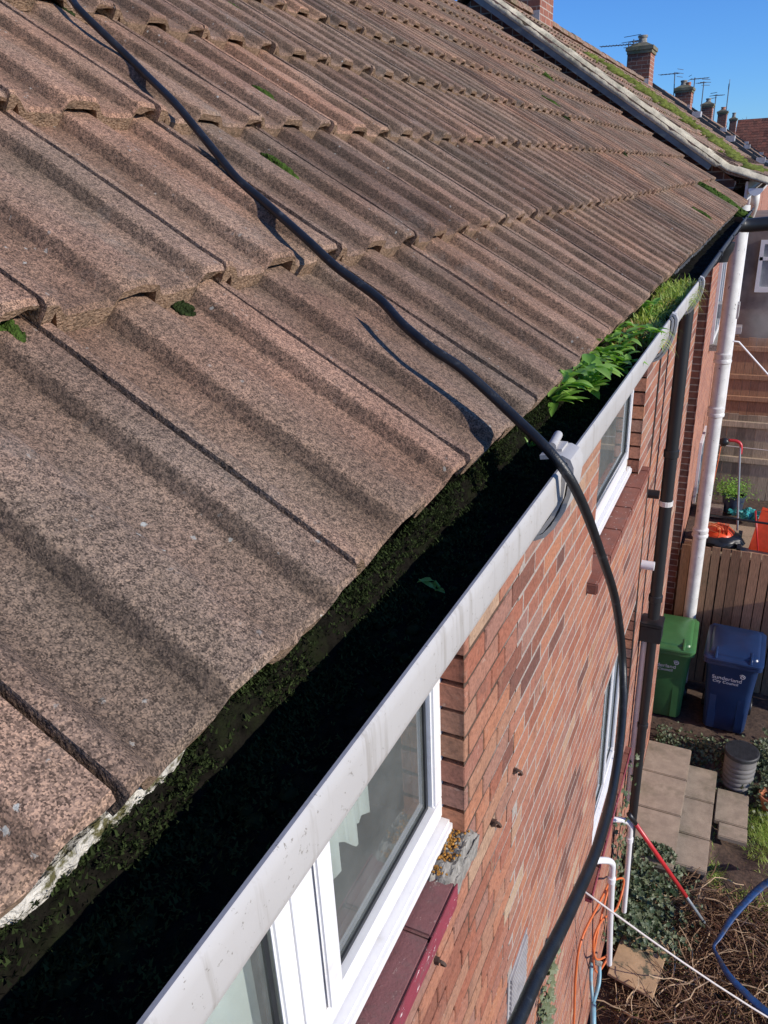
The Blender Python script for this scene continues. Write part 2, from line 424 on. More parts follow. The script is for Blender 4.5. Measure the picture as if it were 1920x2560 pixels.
def thing(name, loc, label, cat, group=None):
    o = bpy.data.objects.new(name, None); COL.objects.link(o); o.location = loc; o.empty_display_size = .1
    return tag(o, label, cat, group)
def smooth_path(pts, sub=6):
    P = [Vector(p) for p in pts]; out = []
    for i in range(len(P) - 1):
        p0 = P[max(i - 1, 0)]; p1 = P[i]; p2 = P[i + 1]; p3 = P[min(i + 2, len(P) - 1)]
        for k in range(sub):
            t = k / sub; t2 = t * t; t3 = t2 * t
            out.append(.5 * ((2 * p1) + (-p0 + p2) * t + (2 * p0 - 5 * p1 + 4 * p2 - p3) * t2 + (-p0 + 3 * p1 - 3 * p2 + p3) * t3))
    out.append(P[-1]); return out

# ------------------------------------------------------------------ roof frame
CP, SP = math.cos(PITCH), math.sin(PITCH)
G = 0.37024; TW = 0.28; TT = 0.0255; Y0 = 0.22756
def R3(s, y, n): return Vector((-s * CP + n * SP, y, s * SP + n * CP))
def roof_at(x, y, n=0.0):            # point above plan position on the average plane
    return Vector((x, y, -x * math.tan(PITCH))) + Vector((SP, 0, CP)) * n

PROF = [(-.0010, .010), (-.0007, .0212), (.004, .0222), (.010, .0218), (.016, .0185), (.025, .0060), (.031, .0012), (.048, 0), (.066, .0003), (.084, .0008),
        (.0885, .0026), (.0945, .0175), (.0975, .0215), (.104, .0228), (.130, .0225), (.148, .0220), (.154, .0190), (.162, .0060), (.171, .0012), (.186, 0), (.200, .0003),
        (.222, .0008), (.2265, .0026), (.2325, .0165), (.2355, .0202), (.243, .0212), (.264, .0206), (.2728, .0200), (.2742, .012), (.2746, .001)]
PROF = [(v, h * .88) for v, h in PROF]
PROF_LO = [(0.0, .020), (.013, .020), (.031, .002), (.058, -.001), (.085, .003), (.106, .020), (.132, .0225), (.156, .019), (.173, .002), (.196, -.001),
           (.220, .006), (.241, .0205), (.268, .0215), (.2755, .010), (.2758, -.002)]
def tiles(mb, place, g, tw, tt, ncol, y_start, ncourse, prof, rough=0.0, smax=None):
    sc = tw / .28
    mb.curm = 0
    for k in range(ncourse):
        for j in range(ncol):
            mb.cur = min(1, max(0, .5 + random.gauss(0, .22)))
            ya = y_start + j * tw; ds = random.gauss(0, .003); dn = abs(random.gauss(0, .0012)); skew = random.gauss(0, .003); sd = rnd() * 100
            s0 = k * g + ds
            rows = []
            def top(s, u, extra=0.0):
                row = []
                for (v, h) in prof:
                    y = ya + v * sc
                    n = tt * (1 - (s - k * g) / g) + h * sc + dn + extra
                    nn = 0.0
                    if rough and k < 4:
                        nn = rough * noise.noise(Vector((y * 26, s * 26, sd))) + .6 * rough * noise.noise(Vector((y * 70, s * 70, sd)))
                    dirt_shade = .35 if h < .003 else 0.0
                    if .083 < v < .095 or .222 < v < .2335: dirt_shade = 1.0  # rib flanks, where the painted shade is strongest
                    if .155 < v < .17 or .015 < v < .03: dirt_shade = .3
                    if v > .2745: dirt_shade = .8
                    row.append((s + skew * (v - .14) / .28, y, n + nn, dirt_shade))
                return row
            def bot(s):
                row = []
                for (v, h) in prof:
                    y = ya + v * sc; rib = min(1.0, max(0.0, h / .017))
                    n = -.001 + rib * .030 * sc
                    if v > .25: n = .034 * sc
                    if v > .272: n = min(n, tt + h - .004)
                    if v < .012: n = .014 * sc
                    e = rough * 1.5 * noise.noise(Vector((y * 60, sd, s * 9))) if rough and k < 4 else 0
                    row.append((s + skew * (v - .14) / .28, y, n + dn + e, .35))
                return row
            fr = top(s0, 0)
            jag = lambda y: (rough * 1.6 * noise.noise(Vector((y * 45, sd, 1))) if rough and k < 4 else 0)
            r_b1 = bot(s0 + .09); r_b0 = [(s + .002 + jag(y), y, n, t) for (s, y, n, t) in bot(s0)]
            r_f = [(s + jag(y), y, n - .0045, t * .3) for (s, y, n, t) in fr]
            r_1 = [(s + .0055, y, n, t) for (s, y, n, t) in top(s0 + .0, 0)]
            sets = [r_b1, r_b0, r_f, r_1]
            for u in ((.12, .3, .5, .7, .9, 1.12) if rough and k < 4 else (.5, 1.12)):
                sets.append(top(s0 + u * g, u))
            idx = [[mb.vert(place(s, y, n), t) for (s, y, n, t) in r] for r in sets]
            for a in range(len(idx) - 1):
                mb.curm = 1 if a < 2 else 0
                for b in range(len(prof) - 1):
                    mb.face(idx[a][b], idx[a][b + 1], idx[a + 1][b + 1], idx[a + 1][b])
            # tile sides
            for b in (0, len(prof) - 1):
                mb.face(*([idx[1][b], idx[2][b], idx[3][b], idx[-1][b], idx[0][b]] if b == 0 else [idx[0][b], idx[-1][b], idx[3][b], idx[2][b], idx[1][b]]))

# ================================================================== OUR HOUSE
XW = -0.2; HY0, HY1 = -1.3, 7.1
house = thing('brick_house', (-3.0, 3.6, -5.4), 'nearest red brick house with brown ribbed concrete tile roof and white gutter', 'house')
mb = MB()
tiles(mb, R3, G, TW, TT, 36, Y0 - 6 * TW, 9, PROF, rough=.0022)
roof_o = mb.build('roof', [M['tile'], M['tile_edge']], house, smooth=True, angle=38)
# top course and back slope of the roof (out of sight behind the ridge), deck under the tiles
mb = MB()
sr = 9 * G; xr = -sr * CP; zr = sr * SP
mb.quad((xr, -1.4, zr + .02), (xr, 8.63, zr + .02), (xr * 2, 8.63, 0), (xr * 2, -1.4, 0))
mb.build('back_slope', M['tile'], house)
mb = MB(); d = .03
mb.extrude_y([(-.03, -.012), (xr, zr - .03), (xr, zr - .06), (-.06, -.03)], [-1.4, 8.6])
mb.build('roof_deck', M['dark'], house)
# eave boards
mb = MB(); mb.box(-.050, -.030, -1.3, 8.62, -.2, -.045); mb.build('fascia', M['wood_dark'], house)
mb = MB(); mb.box(-.24, -.047, -1.3, 8.62, -.2, -.19); mb.build('soffit', M['pvc'], house)
# lime bedding showing under the nearest tiles
mb = MB(); n = 130; pr = []
for i in range(n + 1):
    y = .10 + i * (.32 / n); k = noise.noise(Vector((y * 30, 0, 0))); k2 = noise.noise(Vector((y * 110, 3, 0)))
    t = max(0, min(1, (.335 - y) / .04)) * max(0, min(1, (y - .145) / .02))
    ex = -.016 + (.0125 + .006 * k + .004 * k2) * t
    pr.append([mb.vert((ex - .03, y, .001)), mb.vert((ex, y, .002 + .003 * k2)), mb.vert((ex + .002 * k2, y, -.006)), mb.vert((ex - .004, y, -.015)), mb.vert((ex - .04, y, -.02))])
for i in range(n):
    for j in range(4): mb.face(pr[i][j], pr[i + 1][j], pr[i + 1][j + 1], pr[i][j + 1])
mb.build('lime_bedding', M['lime'], house, smooth=False)

# --- brick wall, real bricks
OPEN = [(-.6, 1.372, -1.2, -.25), (2.9, 4.123, -1.2, -.25), (3.55, 4.72, -3.62, -2.25), (4.9, 5.0, -9, -8)]
mb = MB()
# mortar backing round the openings, in strips
ycuts = sorted(set([HY0, HY1] + [o[0] for o in OPEN[:3]] + [o[1] for o in OPEN[:3]]))
zlo, zhi = -5.9, -.2
for a, b in zip(ycuts[:-1], ycuts[1:]):
    segs = [(zlo, zhi)]
    for (o0, o1, p0, p1) in OPEN[:3]:
        if o0 <= a + 1e-6 and o1 >= b - 1e-6:
            ns = []
            for (s0, s1) in segs:
                if p0 > s0: ns.append((s0, min(s1, p0)))
                if p1 < s1: ns.append((max(s0, p1), s1))
            segs = [q for q in ns if q[1] - q[0] > .01]
    for (s0, s1) in segs:
        mb.curm = 1
        rec = .0085 if b <= 1.6 else .0004
        if b - a > 1.2 and a < 1.8 < b:
            mb.quad((XW - .0030, a, s0), (XW - .0030, 1.8, s0), (XW - .0030, 1.8, s1), (XW - .0030, a, s1))
            mb.quad((XW - .0004, 1.8, s0), (XW - .0004, b, s0), (XW - .0004, b, s1), (XW - .0004, 1.8, s1))
        else:
            mb.quad((XW - rec, a, s0), (XW - rec, b, s0), (XW - rec, b, s1), (XW - rec, a, s1))
        mb.quad((XW - .11, a, s0), (XW - .11, b, s0), (XW - .11, b, s1), (XW - .11, a, s1))
mb.curm = 0
def brick(mb, y0, y1, z0, z1, depth=.105):
    near = y0 < 1.72; ch = .0022 if near else .0016; j = .0016; dp_ = .003 if near else .0011
    f = XW + (ru(-.001, .0014) if near else ru(.0002, .0009)); tx = [ru(-.0009, .0009) * (1 if near else .3) for _ in range(4)]
    Y = [y0 + ru(-j, j), y1 + ru(-j, j)]; Z = [z0 + ru(-j, j), z1 + ru(-j, j)]
    o = [mb.vert((f - dp_, Y[a], Z[b])) for a, b in ((0, 0), (1, 0), (1, 1), (0, 1))]
    i = [mb.vert((f + tx[q], Y[a] + (ch if a == 0 else -ch), Z[b] + (ch if b == 0 else -ch))) for q, (a, b) in enumerate(((0, 0), (1, 0), (1, 1), (0, 1)))]
    k = [mb.vert((f - depth, Y[a], Z[b])) for a, b in ((0, 0), (1, 0), (1, 1), (0, 1))]
    mb.face(*i)
    for q in range(4):
        r = (q + 1) % 4
        mb.face(o[q], o[r], i[r], i[q]); mb.face(k[q], k[r], o[r], o[q])
row = 0; z = -5.9 + .003
while z < -.24:
    header = (row % 5 == 2)
    L = .1125 if header else .225
    y = HY0 - (.056 if header else (.1125 if row % 2 else 0))
    while y < HY1:
        y0b, y1b = y + .004, min(y + L - .004, HY1)
        y += L
        spans = [(max(y0b, HY0), y1b)]
        for (o0, o1, p0, p1) in OPEN[:3]:
            if z + .065 > p0 + .01 and z < p1 - .01:
                ns = []
                for (a, b) in spans:
                    if b <= o0 or a >= o1: ns.append((a, b))
                    else:
                        if a < o0: ns.append((a, o0))
                        if b > o1: ns.append((o1, b))
                spans = ns
        for (a, b) in spans:
            if b - a < .02: continue
            mb.cur = rnd()
            if (.05 < y0b < 1.8) and rnd() < .12: mb.cur = ru(.9, 1)
            brick(mb, a, b, z, z + (.0615 if a < 1.72 else .0635))
    z += .075; row += 1
wall = mb.build('wall', [M['brick'], M['mortar']], house)
# end wall and plaster core, closing the house
mb = MB(); mb.box(-6.2, XW - .112, HY0 + .01, HY0 + .05, -5.9, -.2); mb.build('end_wall', M['gable_brick'], house)
mb = MB(); mb.box(-6.2, XW - .112, HY1 - .12, HY1 - .004, -5.9, -.2)
mb.build('end_wall', M['gable_brick'], house)
# recessed wall of the passage under the far end of the roof
mb = MB(); mb.box(-.78, -.66, HY1, 8.74, -5.9, -.2); mb.build('passage_wall', M['rear_brick'], house)

# --- windows
XF = -.262
def window(name, y0, y1, zb, zt, mulls, panes, curtain=None, sill=None, near_wide=False):
    wn = bpy.data.objects.new(name, None); COL.objects.link(wn); wn.parent = house; wn.location = Vector((XF, (y0 + y1) / 2, zb)) - house.location
    fr = MB(); fw = .062
    def bar(a0, a1, b0, b1, x0=XF - .06, x1=XF): fr.box(x0, x1, a0, a1, b0, b1)
    bar(y0, y1, zb + .045, zb + .045 + fw); bar(y0, y1, zt - fw, zt)
    bar(y1 - fw, y1, zb + .107, zt - fw - .0005); bar(y0, y0 + fw, zb + .107, zt - fw - .0005)
    for (a, b) in mulls: bar(a, b, zb + .1075, zt - fw - .001)
    o = fr.build('frame', M['pvc'], wn); bevel(o, .006, 2)
    sb = MB(); sb.box(XF - .03, XF + .028, y0 - .004, y1 - .002, zb + .006, zb + .044); o = sb.build('frame_sill', M['pvc'], wn); bevel(o, .008, 2)
    for (a, b, sash) in panes:
        if sash:      # opening sash standing proud
            s = MB(); sw = .048; x0, x1 = XF + .0005, XF + .012
            for q in ((a, b, zb + .104, zb + .104 + sw), (a, b, zt - fw - sw, zt - fw), (a, a + sw, zb + .104 + sw, zt - fw - sw), (b - sw, b, zb + .104 + sw, zt - fw - sw)):
                s.box(x0, x1, q[0], q[1], q[2], q[3])
            o = s.build('sash', M['pvc'], wn); bevel(o, .005, 2)
            a += sw; b -= sw; z0, z1 = zb + .104 + sw, zt - fw - sw; xg = XF - .006
        else: z0, z1 = zb + .107, zt - fw; xg = XF - .022
        gk = MB(); t = .012
        for q in ((a, b, z0, z0 + t), (a, b, z1 - t, z1), (a, a + t, z0 + t, z1 - t), (b - t, b, z0 + t, z1 - t)):
            gk.box(xg - .012, xg + .005, q[0] + .0005, q[1] - .0005, q[2], q[3])
        gk.build('gasket', M['gasket'], wn)
        gl = MB(); gl.quad((xg, a + t, z0 + t), (xg, b - t, z0 + t), (xg, b - t, z1 - t), (xg, a + t, z1 - t)); gl.build('pane', M['glass'], wn)
    rm = MB(); X0, X1 = XF - 1.6, XF - .063
    for q in (((X0, y0, zb), (X0, y1, zb), (X0, y1, zt), (X0, y0, zt)), ((X0, y0, zb), (X1, y0, zb), (X1, y1, zb), (X0, y1, zb)),
              ((X0, y0, zt), (X1, y0, zt), (X1, y1, zt), (X0, y1, zt)), ((X0, y0, zb), (X0, y0, zt), (X1, y0, zt), (X1, y0, zb)), ((X0, y1, zb), (X0, y1, zt), (X1, y1, zt), (X1, y1, zb))):
        rm.quad(*q)
    rm.build('room', M['room'], wn)
    for (ca, cb, cx, hem) in (curtain or []):
        cu = MB(); N = 40; pr = []
        for i in range(N + 1):
            yy = ca + (cb - ca) * i / N; fx = cx + .016 * math.sin(i * 1.15) + .008 * math.sin(i * 2.7)
            pr.append((cu.vert((fx, yy, zt - .05)), cu.vert((fx + .01, yy, zb + hem + .03 * math.sin(i * .5)))))
        for i in range(N): cu.face(pr[i][0], pr[i + 1][0], pr[i + 1][1], pr[i][1])
        cu.build('curtain', M['curtain'], wn, smooth=True)
    return wn
w1 = window('window', -.6, 1.388, -1.185, -.26, [(.705, .84)], [(-.538, .705, True), (.84, 1.326, False)],
            curtain=[(-.30, .66, XF - .075, .19), (.78, 1.09, XF - .08, .27)])
w2 = window('window', 2.9, 4.123, -1.185, -.26, [], [(2.962, 4.061, True)], curtain=[(2.95, 3.5, XF - .5, .2)])
w3 = window('window', 3.55, 4.72, -3.60, -2.28, [(4.25, 4.30)], [(3.612, 4.25, True), (4.30, 4.658, False)])
# mullion joint of the near window
mb = MB(); mb.box(XF - .0, XF + .0015, .779, .786, -1.07, -.33); o = mb.build('frame_joint', M['gasket'], w1)
mb = MB(); mb.box(XF + .0005, XF + .012, .705, .776, -1.078, -.325); mb.box(XF + .0005, XF + .010, .789, .842, -1.078, -.325); o = mb.build('mullion_cover', M['pvc'], w1); bevel(o, .005, 2)
# sills
def sill(win, y0, y1, zt, mat, face, proj, tl=.3):
    mb = MB(); y = y0
    while y < y1 - .02:
        e = min(y + tl, y1); dz = ru(-.002, .002)
        mb.box(-.30, XW + proj, y + .002, e - .002, zt - .05 + dz, zt + dz); y = e
    o = mb.build('sill', mat, win); bevel(o, .006, 2)
    if face:
        mb = MB(); mb.box(XW + proj, XW + proj + .003, y0, y1, zt - .052, zt - .004); mb.box(XW - .02, XW + proj + .001, y0, y1, zt - .075, zt - .0525)
        mb.build('sill_edge', face, win)
sill(w1, -.6, 1.24, -1.186, M['sill_purple'], M['sill_crimson'], .026, .42)
sill(w2, 2.8, 4.28, -1.186, M['sill_tile'], None, .045, .28)
sill(w3, 3.45, 4.86, -3.60, M['sill_tile'], M['sill_crimson'], .04, .22)
# cement lump at the sill end with orange lichen
mb = MB(); N = 26; rows = []
for i in range(N + 1):
    r = []
    for j in range(15):
        y = 1.205 + .215 * i / N; x = XF + .02 + (XW + .022 - XF - .02) * j / 14
        e = min(1, min(i, N - i) / 4) * (1 if j < 13 else .2)
        zz = -1.205 + .034 * e + .016 * noise.noise(Vector((x * 40, y * 40, 1))) + .008 * noise.noise(Vector((x * 110, y * 110, 5)))
        r.append(mb.vert((x, y, zz)))
    rows.append(r)
for i in range(N):
    for j in range(14): mb.face(rows[i][j], rows[i + 1][j], rows[i + 1][j + 1], rows[i][j + 1])
for i in range(N):
    a, b = rows[i][14], rows[i + 1][14]; pa, pb = mb.v[a], mb.v[b]
    mb.face(a, b, mb.vert((pb[0] - .008, pb[1], pb[2] - .075)), mb.vert((pa[0] - .008, pa[1], pa[2] - .075)))
tag(mb.build('cement_patch', M['cement'], w1), 'rough grey cement patch at the end of the sill')
mb = MB()
for _ in range(190):
    y = ru(1.23, 1.40); x = XF + .03 + abs(random.gauss(0, .016)); mb.blob((x, y, -1.176 + .01 * rnd()), ru(.002, .005), ru(.002, .005), ru(.002, .005), 6, 4, .3, None, rnd() * 9)
tag(mb.build('lichen', M['ochre'], w1), 'orange lichen crust beside the white frame')

# --- white gutter
gprof = [(-.066, -.066), (-.060, -.100), (-.050, -.110), (.050, -.112), (.060, -.105), (.0845, -.062), (.0862, -.0545), (.0862, -.030), (.0858, -.0215), (.0835, -.0185),
         (.0805, -.019), (.0795, -.024), (.0802, -.034), (.0795, -.060), (.057, -.100), (.048, -.107), (-.046, -.103), (-.056, -.095), (-.0615, -.066)]
DGX, DGZ = .016, .0225     # how far the gutter stands out and up from the tile edge line
def goff(y): return (DGX + .0015 * math.sin(y * 2.1), DGZ - .002 * math.sin(y * 1.3) - .003 * max(0, y - 1.5))
mb = MB(); mb.extrude_y(gprof, [-1.3 + i * .0818 for i in range(51)], off=goff)
gut = mb.build('gutter', M['gutter_white'], house, smooth=True, angle=35)
tag(gut, 'pale grey-white square gutter, scuffed')
def gbracket(y, wd=.034, g=.0):
    mb = MB(); dx, dz = goff(y)
    outer = [(-.03, -.034), (-.029, -.102), (-.014, -.1155), (.051, -.1195), (.064, -.113), (.0885, -.069), (.0912, -.058), (.0912, -.028), (.0885, -.0165), (.080, -.0135), (.074, -.016), (.0745, -.022), (.080, -.0178), (.0858, -.0208),
             (.0867, -.030), (.0867, -.058), (.085, -.067), (.0605, -.1095), (.050, -.115), (-.012, -.111), (-.0245, -.0985), (-.0265, -.034)]
    mb.extrude_y([(x + dx, z + dz) for x, z in outer], [y - wd / 2, y + wd / 2]); return mb
def strap(mb, line, t, y0, y1):
    """closed strip of thickness t along a profile line, from y0 to y1"""
    L = [Vector((p[0], 0, p[1])) for p in line]; inn = []
    for i, p in enumerate(L):
        d = (L[min(i + 1, len(L) - 1)] - L[max(i - 1, 0)]).normalized(); inn.append(p + Vector((d.z, 0, -d.x)) * -t)
    prof = [(p.x, p.z) for p in L] + [(p.x, p.z) for p in inn[::-1]]
    mb.extrude_y(prof, [y0, y1])
UN = [(.058, -.006), (.072, -.0035), (.086, -.0035), (.096, -.008), (.1005, -.018), (.1010, -.032), (.0985, -.055), (.091, -.080), (.080, -.102), (.069, -.116), (.056, -.123), (.040, -.125), (.0, -.124), (-.028, -.12)]
def clip(name, y, wd, catch):
    sh = lambda L: [(p[0] + DGX, p[1] + goff(y)[1]) for p in L]
    mb = MB(); strap(mb, sh(UN if catch else [(.081, -.012)] + UN[2:]), -.0055, y - wd * .5, y + wd * .5); mb2 = mb
    o = mb.build(name, M['gutter_white'], house, smooth=True, angle=30)
    mb = MB(); strap(mb, sh([(.0865, -.012), (.0925, -.020), (.0932, -.034), (.0905, -.058), (.080, -.086), (.068, -.106), (.054, -.117)]), -.005, y - wd * .63, y + wd * .5); mb.build('rim', M['gutter_white'], o, smooth=True, angle=30)
    mb = MB(); W_ = sh([(x - .0004, z + .0004) for x, z in UN[4:12]] + [(.048, -.112), (.062, -.107), (.078, -.082), (.0885, -.056), (.0895, -.034), (.089, -.02)])
    mb.prism([(x, y - wd * .25, z) for x, z in W_], None, (0, .004, 0)); mb.build('web', M['grille'], o)
    mb = MB(); q = sh([(.0865, -.056), (.0895, -.022)]); mb.box(q[0][0], q[1][0], y - wd * .54, y - wd * .27, q[0][1], q[1][1]); mb.build('seal', M['gasket'], o)
    if catch:
        mb = MB(); a, b = sh([(.070, .003), (.066, .003)]); mb.tube([(a[0], y - .016, a[1]), (b[0], y + .034, b[1])], .0058, 12); mb.box(a[0] - .008, a[0] + .012, y - .012, y + .02, a[1] - .0065, a[1] - .003); mb.build('catch', M['gutter_white'], o, smooth=True, angle=40)
clip('gutter_union', .915, .052, True)
clip('gutter_bracket', 2.0, .024, False); clip('gutter_bracket', 2.74, .024, False)

# --- black gutter, outlet and downpipe
def half(r, t, c=(.043, -.0075), n=14):
    o = [(c[0] + r * math.cos(math.pi + math.pi * i / n), c[1] + r * math.sin(math.pi + math.pi * i / n)) for i in range(n + 1)]
    o += [(c[0] + (r - t) * math.cos(2 * math.pi - math.pi * i / n), c[1] + (r - t) * math.sin(2 * math.pi - math.pi * i / n)) for i in range(n + 1)]
    return o
mb = MB(); mb.extrude_y(half(.056, .005), [2.83 + i * .3 for i in range(18)], off=lambda y: (.002 * math.sin(y * 2), -.004 * math.sin(y)))
mb.tube([(.099, 2.83 + i * .3, -.0035 - .004 * math.sin(2.83 + i * .3)) for i in range(18)], .0085, 8)
bg_o = mb.build('gutter', M['black_gutter'], house, smooth=True, angle=40); tag(bg_o, 'old flaking black half round gutter')
for y in (3.7, 4.6, 5.5, 6.4, 7.3):
    mb = MB(); mb.extrude_y(half(.063, .006, (.043, -.0085)), [y - .014, y + .014]); mb.box(.094, .111, y - .016, y + .016, -.012, .008)
    mb.build('gutter_bracket', M['black_gutter'], house)
mb = MB(); mb.lathe([(.045, -.16), (.05, -.13), (.066, -.10), (.07, -.06), (.05, -.058)], (.043, 4.75, .02), 18); mb.build('gutter_outlet', M['black_paint'], house, smooth=True, angle=40)
# overflow pipe swung out from the black gutter end
mb = MB(); mb.tube(smooth_path([(.05, 6.3, -.035), (.13, 6.35, -.05), (.5, 6.4, -.02), (1.1, 6.5, .05)], 4), .048, 12)
tag(mb.build('overflow_pipe', M['black_paint'], house, smooth=True, angle=50), 'flaking black pipe swung out from the far gutter end')
# downpipe beside the second window
mb = MB(); mb.tube([(-.118, 5.04, -.12), (-.118, 5.04, -2.58)], .041, 16)
for zz in (-1.38, -2.45): mb.lathe([(.042, 0), (.048, .005), (.048, .05), (.042, .055)], (-.118, 5.04, zz), 16)
dp = mb.build('downpipe', M['black_paint'], house, smooth=True, angle=40)
mb = MB(); mb.lathe([(.043, -.018), (.0455, -.016), (.0455, .016), (.043, .018)], (-.118, 5.04, -1.70), 16); mb.build('pipe_clip', M['white_paint'], dp)
mb = MB(); mb.box(-.195, -.05, 4.98, 5.12, -2.76, -2.63); mb.box(-.199, -.046, 4.97, 5.13, -2.63, -2.605); o = mb.build('hopper', M['black'], house); bevel(o, .006)
mb = MB(); mb.tube([(-.112, 5.05, -2.76), (-.112, 5.05, -5.5)], .034, 14)
for zz in (-3.55, -4.9): mb.lathe([(.035, 0), (.040, .004), (.040, .04), (.035, .044)], (-.112, 5.05, zz), 14)
mb.build('downpipe', M['black_paint'], house, smooth=True, angle=40)
mb = MB(); mb.tube([(-.157, 5.085, -2.77), (-.157, 5.085, -4.3)], .033, 14)  # stands in for the white half of the lower downpipe
tag(mb.build('waste_pipe', M['pvc'], house, smooth=True, angle=40), 'white pipe standing in for the white side of the black downpipe')
mb = MB(); mb.tube([(-.18, 5.02, -.3), (-.18, 5.02, -2.3)], .03, 10); 
# white waste elbows low on the wall
for pts in ([(-.22, 4.42, -3.93), (-.13, 4.47, -3.95), (-.085, 4.52, -4.02), (-.075, 4.55, -4.15), (-.075, 4.75, -5.15)], [(-.22, 3.50, -3.42), (-.14, 3.58, -3.45), (-.09, 3.66, -3.53), (-.085, 3.70, -3.67), (-.085, 3.85, -4.2), (-.08, 4.05, -4.9)]):
    q = MB(); q.tube(smooth_path(pts, 5), .020, 12)
    q.lathe([(.021, 0), (.0255, .003), (.0255, .04), (.021, .043)], (pts[3][0], pts[3][1], pts[3][2] - .06), 12)
    q.build('waste_pipe', M['pvc'], house, smooth=True, angle=50)
# dark cable clipped down the wall, and short stub pipes
mb = MB(); mb.tube([(-.197 + .002 * math.sin(i), 4.62 + .004 * math.sin(i * 1.7), -.25 - i * .3) for i in range(18)], .006, 6); mb.build('wall_cable', M['cord_dark'], house)
mb = MB(); mb.tube([(-.21, 4.66, -1.5), (-.13, 4.66, -1.5)], .028, 12); mb.build('overflow_stub', M['black'], house, smooth=True, angle=50)
mb = MB(); mb.tube([(-.21, 4.72, -2.02), (-.12, 4.72, -2.02)], .03, 12); mb.build('overflow_stub', M['pvc'], house, smooth=True, angle=50)
# rusty fixings left in the brickwork
for (y, z) in ((1.795, -1.317), (1.584, -1.328), (1.155, -1.361), (3.244, -3.364)):
    mb = MB(); s = .007
    mb.tube(smooth_path([(XW - .01, y, z), (XW + .018, y, z + .004), (XW + .026, y + .006, z - .012), (XW + .014, y + .012, z - .022)], 4), .0042, 6)
    mb.box(XW - .004, XW + .012, y - s * .6, y + s, z - .012, z + .005, jit=.003)
    mb.build('wall_fixing', M['rust'], house)
mb = MB()
for i in range(9):
    z = -2.30 - i * .028; mb.box(XW - .002, XW + .012, 1.82, 2.02, z, z + .017)
mb.box(XW - .004, XW + .004, 1.80, 2.04, -2.56, -2.27); mb.build('air_vent', M['grille'], house)
mb = MB()
for i in range(26):
    y0, z0 = ru(1.5, 6.5), ru(-4.2, -.9)
    pts = [(XW + .003, y0, z0)]
    for k in range(4): pts.append((XW + .004, pts[-1][1] + ru(-.012, .012), pts[-1][2] - ru(.01, .03)))
    mb.tube(pts, .0012, 4)
tag(mb.build('creeper_root', M['brush_grey'], house), kind='stuff')

# ------------------------------------------------------------------ gutter contents
mb = MB(); NY, NX = 620, 22; rows = []
for i in range(NY + 1):
    y = -.6 + 3.40 * i / NY; r = []
    for j in range(NX + 1):
        t = j / NX; x = -.045 + .141 * t
        hgt = -.043 + .031 * max(0, min(1, (.335 - t) / .04)) + .008 * noise.noise(Vector((x * 22, y * 22, 0))) + .005 * noise.noise(Vector((x * 60, y * 60, 2))) + .004 * noise.noise(Vector((x * 160, y * 160, 4)))
        r.append(mb.vert((x, y, hgt)))
    rows.append(r)
for i in range(NY):
    for j in range(NX): mb.face(rows[i][j], rows[i + 1][j], rows[i + 1][j + 1], rows[i][j + 1])
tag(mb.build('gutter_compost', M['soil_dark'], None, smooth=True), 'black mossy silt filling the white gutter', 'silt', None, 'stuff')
def bed(x, y): return -.043 + .031 * max(0, min(1, (.335 - (x + .045) / .141) / .04)) + .008 * noise.noise(Vector((x * 22, y * 22, 0)))
mb = MB()
for _ in range(260):
    y = -.5 + 3.3 * rnd(); x = ru(.005, .088); r = ru(.002, .006); mb.cur = rnd() * .4
    mb.blob((x, y, bed(x, y) + r * .1), r * 1.2, r * 1.5, r * .7, 12, 8, .45, None, rnd() * 40)
for _ in range(42000):
    y = -.5 + 3.5 * rnd() ** 1.35; x = -.015 + abs(random.gauss(0, .036)); x = min(x, .090)
    z = bed(x, y) + ru(0, .006)
    if noise.noise(Vector((x * 30, y * 22, 7))) < -.12 and rnd() < .75: continue
    mb.cur = rnd()
    for k in range(3):
        a = rnd() * 6.28; L = ru(.0018, .0048); p = Vector((x + random.gauss(0, .002), y + random.gauss(0, .002), z)); d = Vector((math.cos(a) * .8, math.sin(a) * .8, ru(.3, 1))) * L; q_ = Vector((-math.sin(a), math.cos(a), 0)) * L * .28
        i = [mb.vert(p - q_), mb.vert(p + q_), mb.vert(p + d)]; mb.face(*i)
for _ in range(1500):
    y = ru(.12, 3.0); k = noise.noise(Vector((y * 9, 1, 0)))
    if k < -.05: continue
    x = ru(-.008, .006 + .012 * k); z = -.022 + ru(-.010, .008) - x * .6; r = ru(.002, .0045)
    for _ in range(22):
        mb.cur = rnd(); a = rnd() * 6.28; L = ru(.0018, .004); p = Vector((x, y, z)) + Vector((ru(-1, 1), ru(-1, 1), ru(0, 1))) * r; d = Vector((math.cos(a) * .8 + .4, math.sin(a) * .8, ru(.2, 1))) * L; q_ = Vector((-math.sin(a), math.cos(a), 0)) * L * .28
        i = [mb.vert(p - q_), mb.vert(p + q_), mb.vert(p + d)]; mb.face(*i)
tag(mb.build('gutter_moss', leafmat('gutter_moss_frond', (.008, .011, .005), (.045, .065, .02), .1, .9, .1), None, smooth=True), 'dark feathery moss growing along the white gutter', 'moss', None, 'stuff')

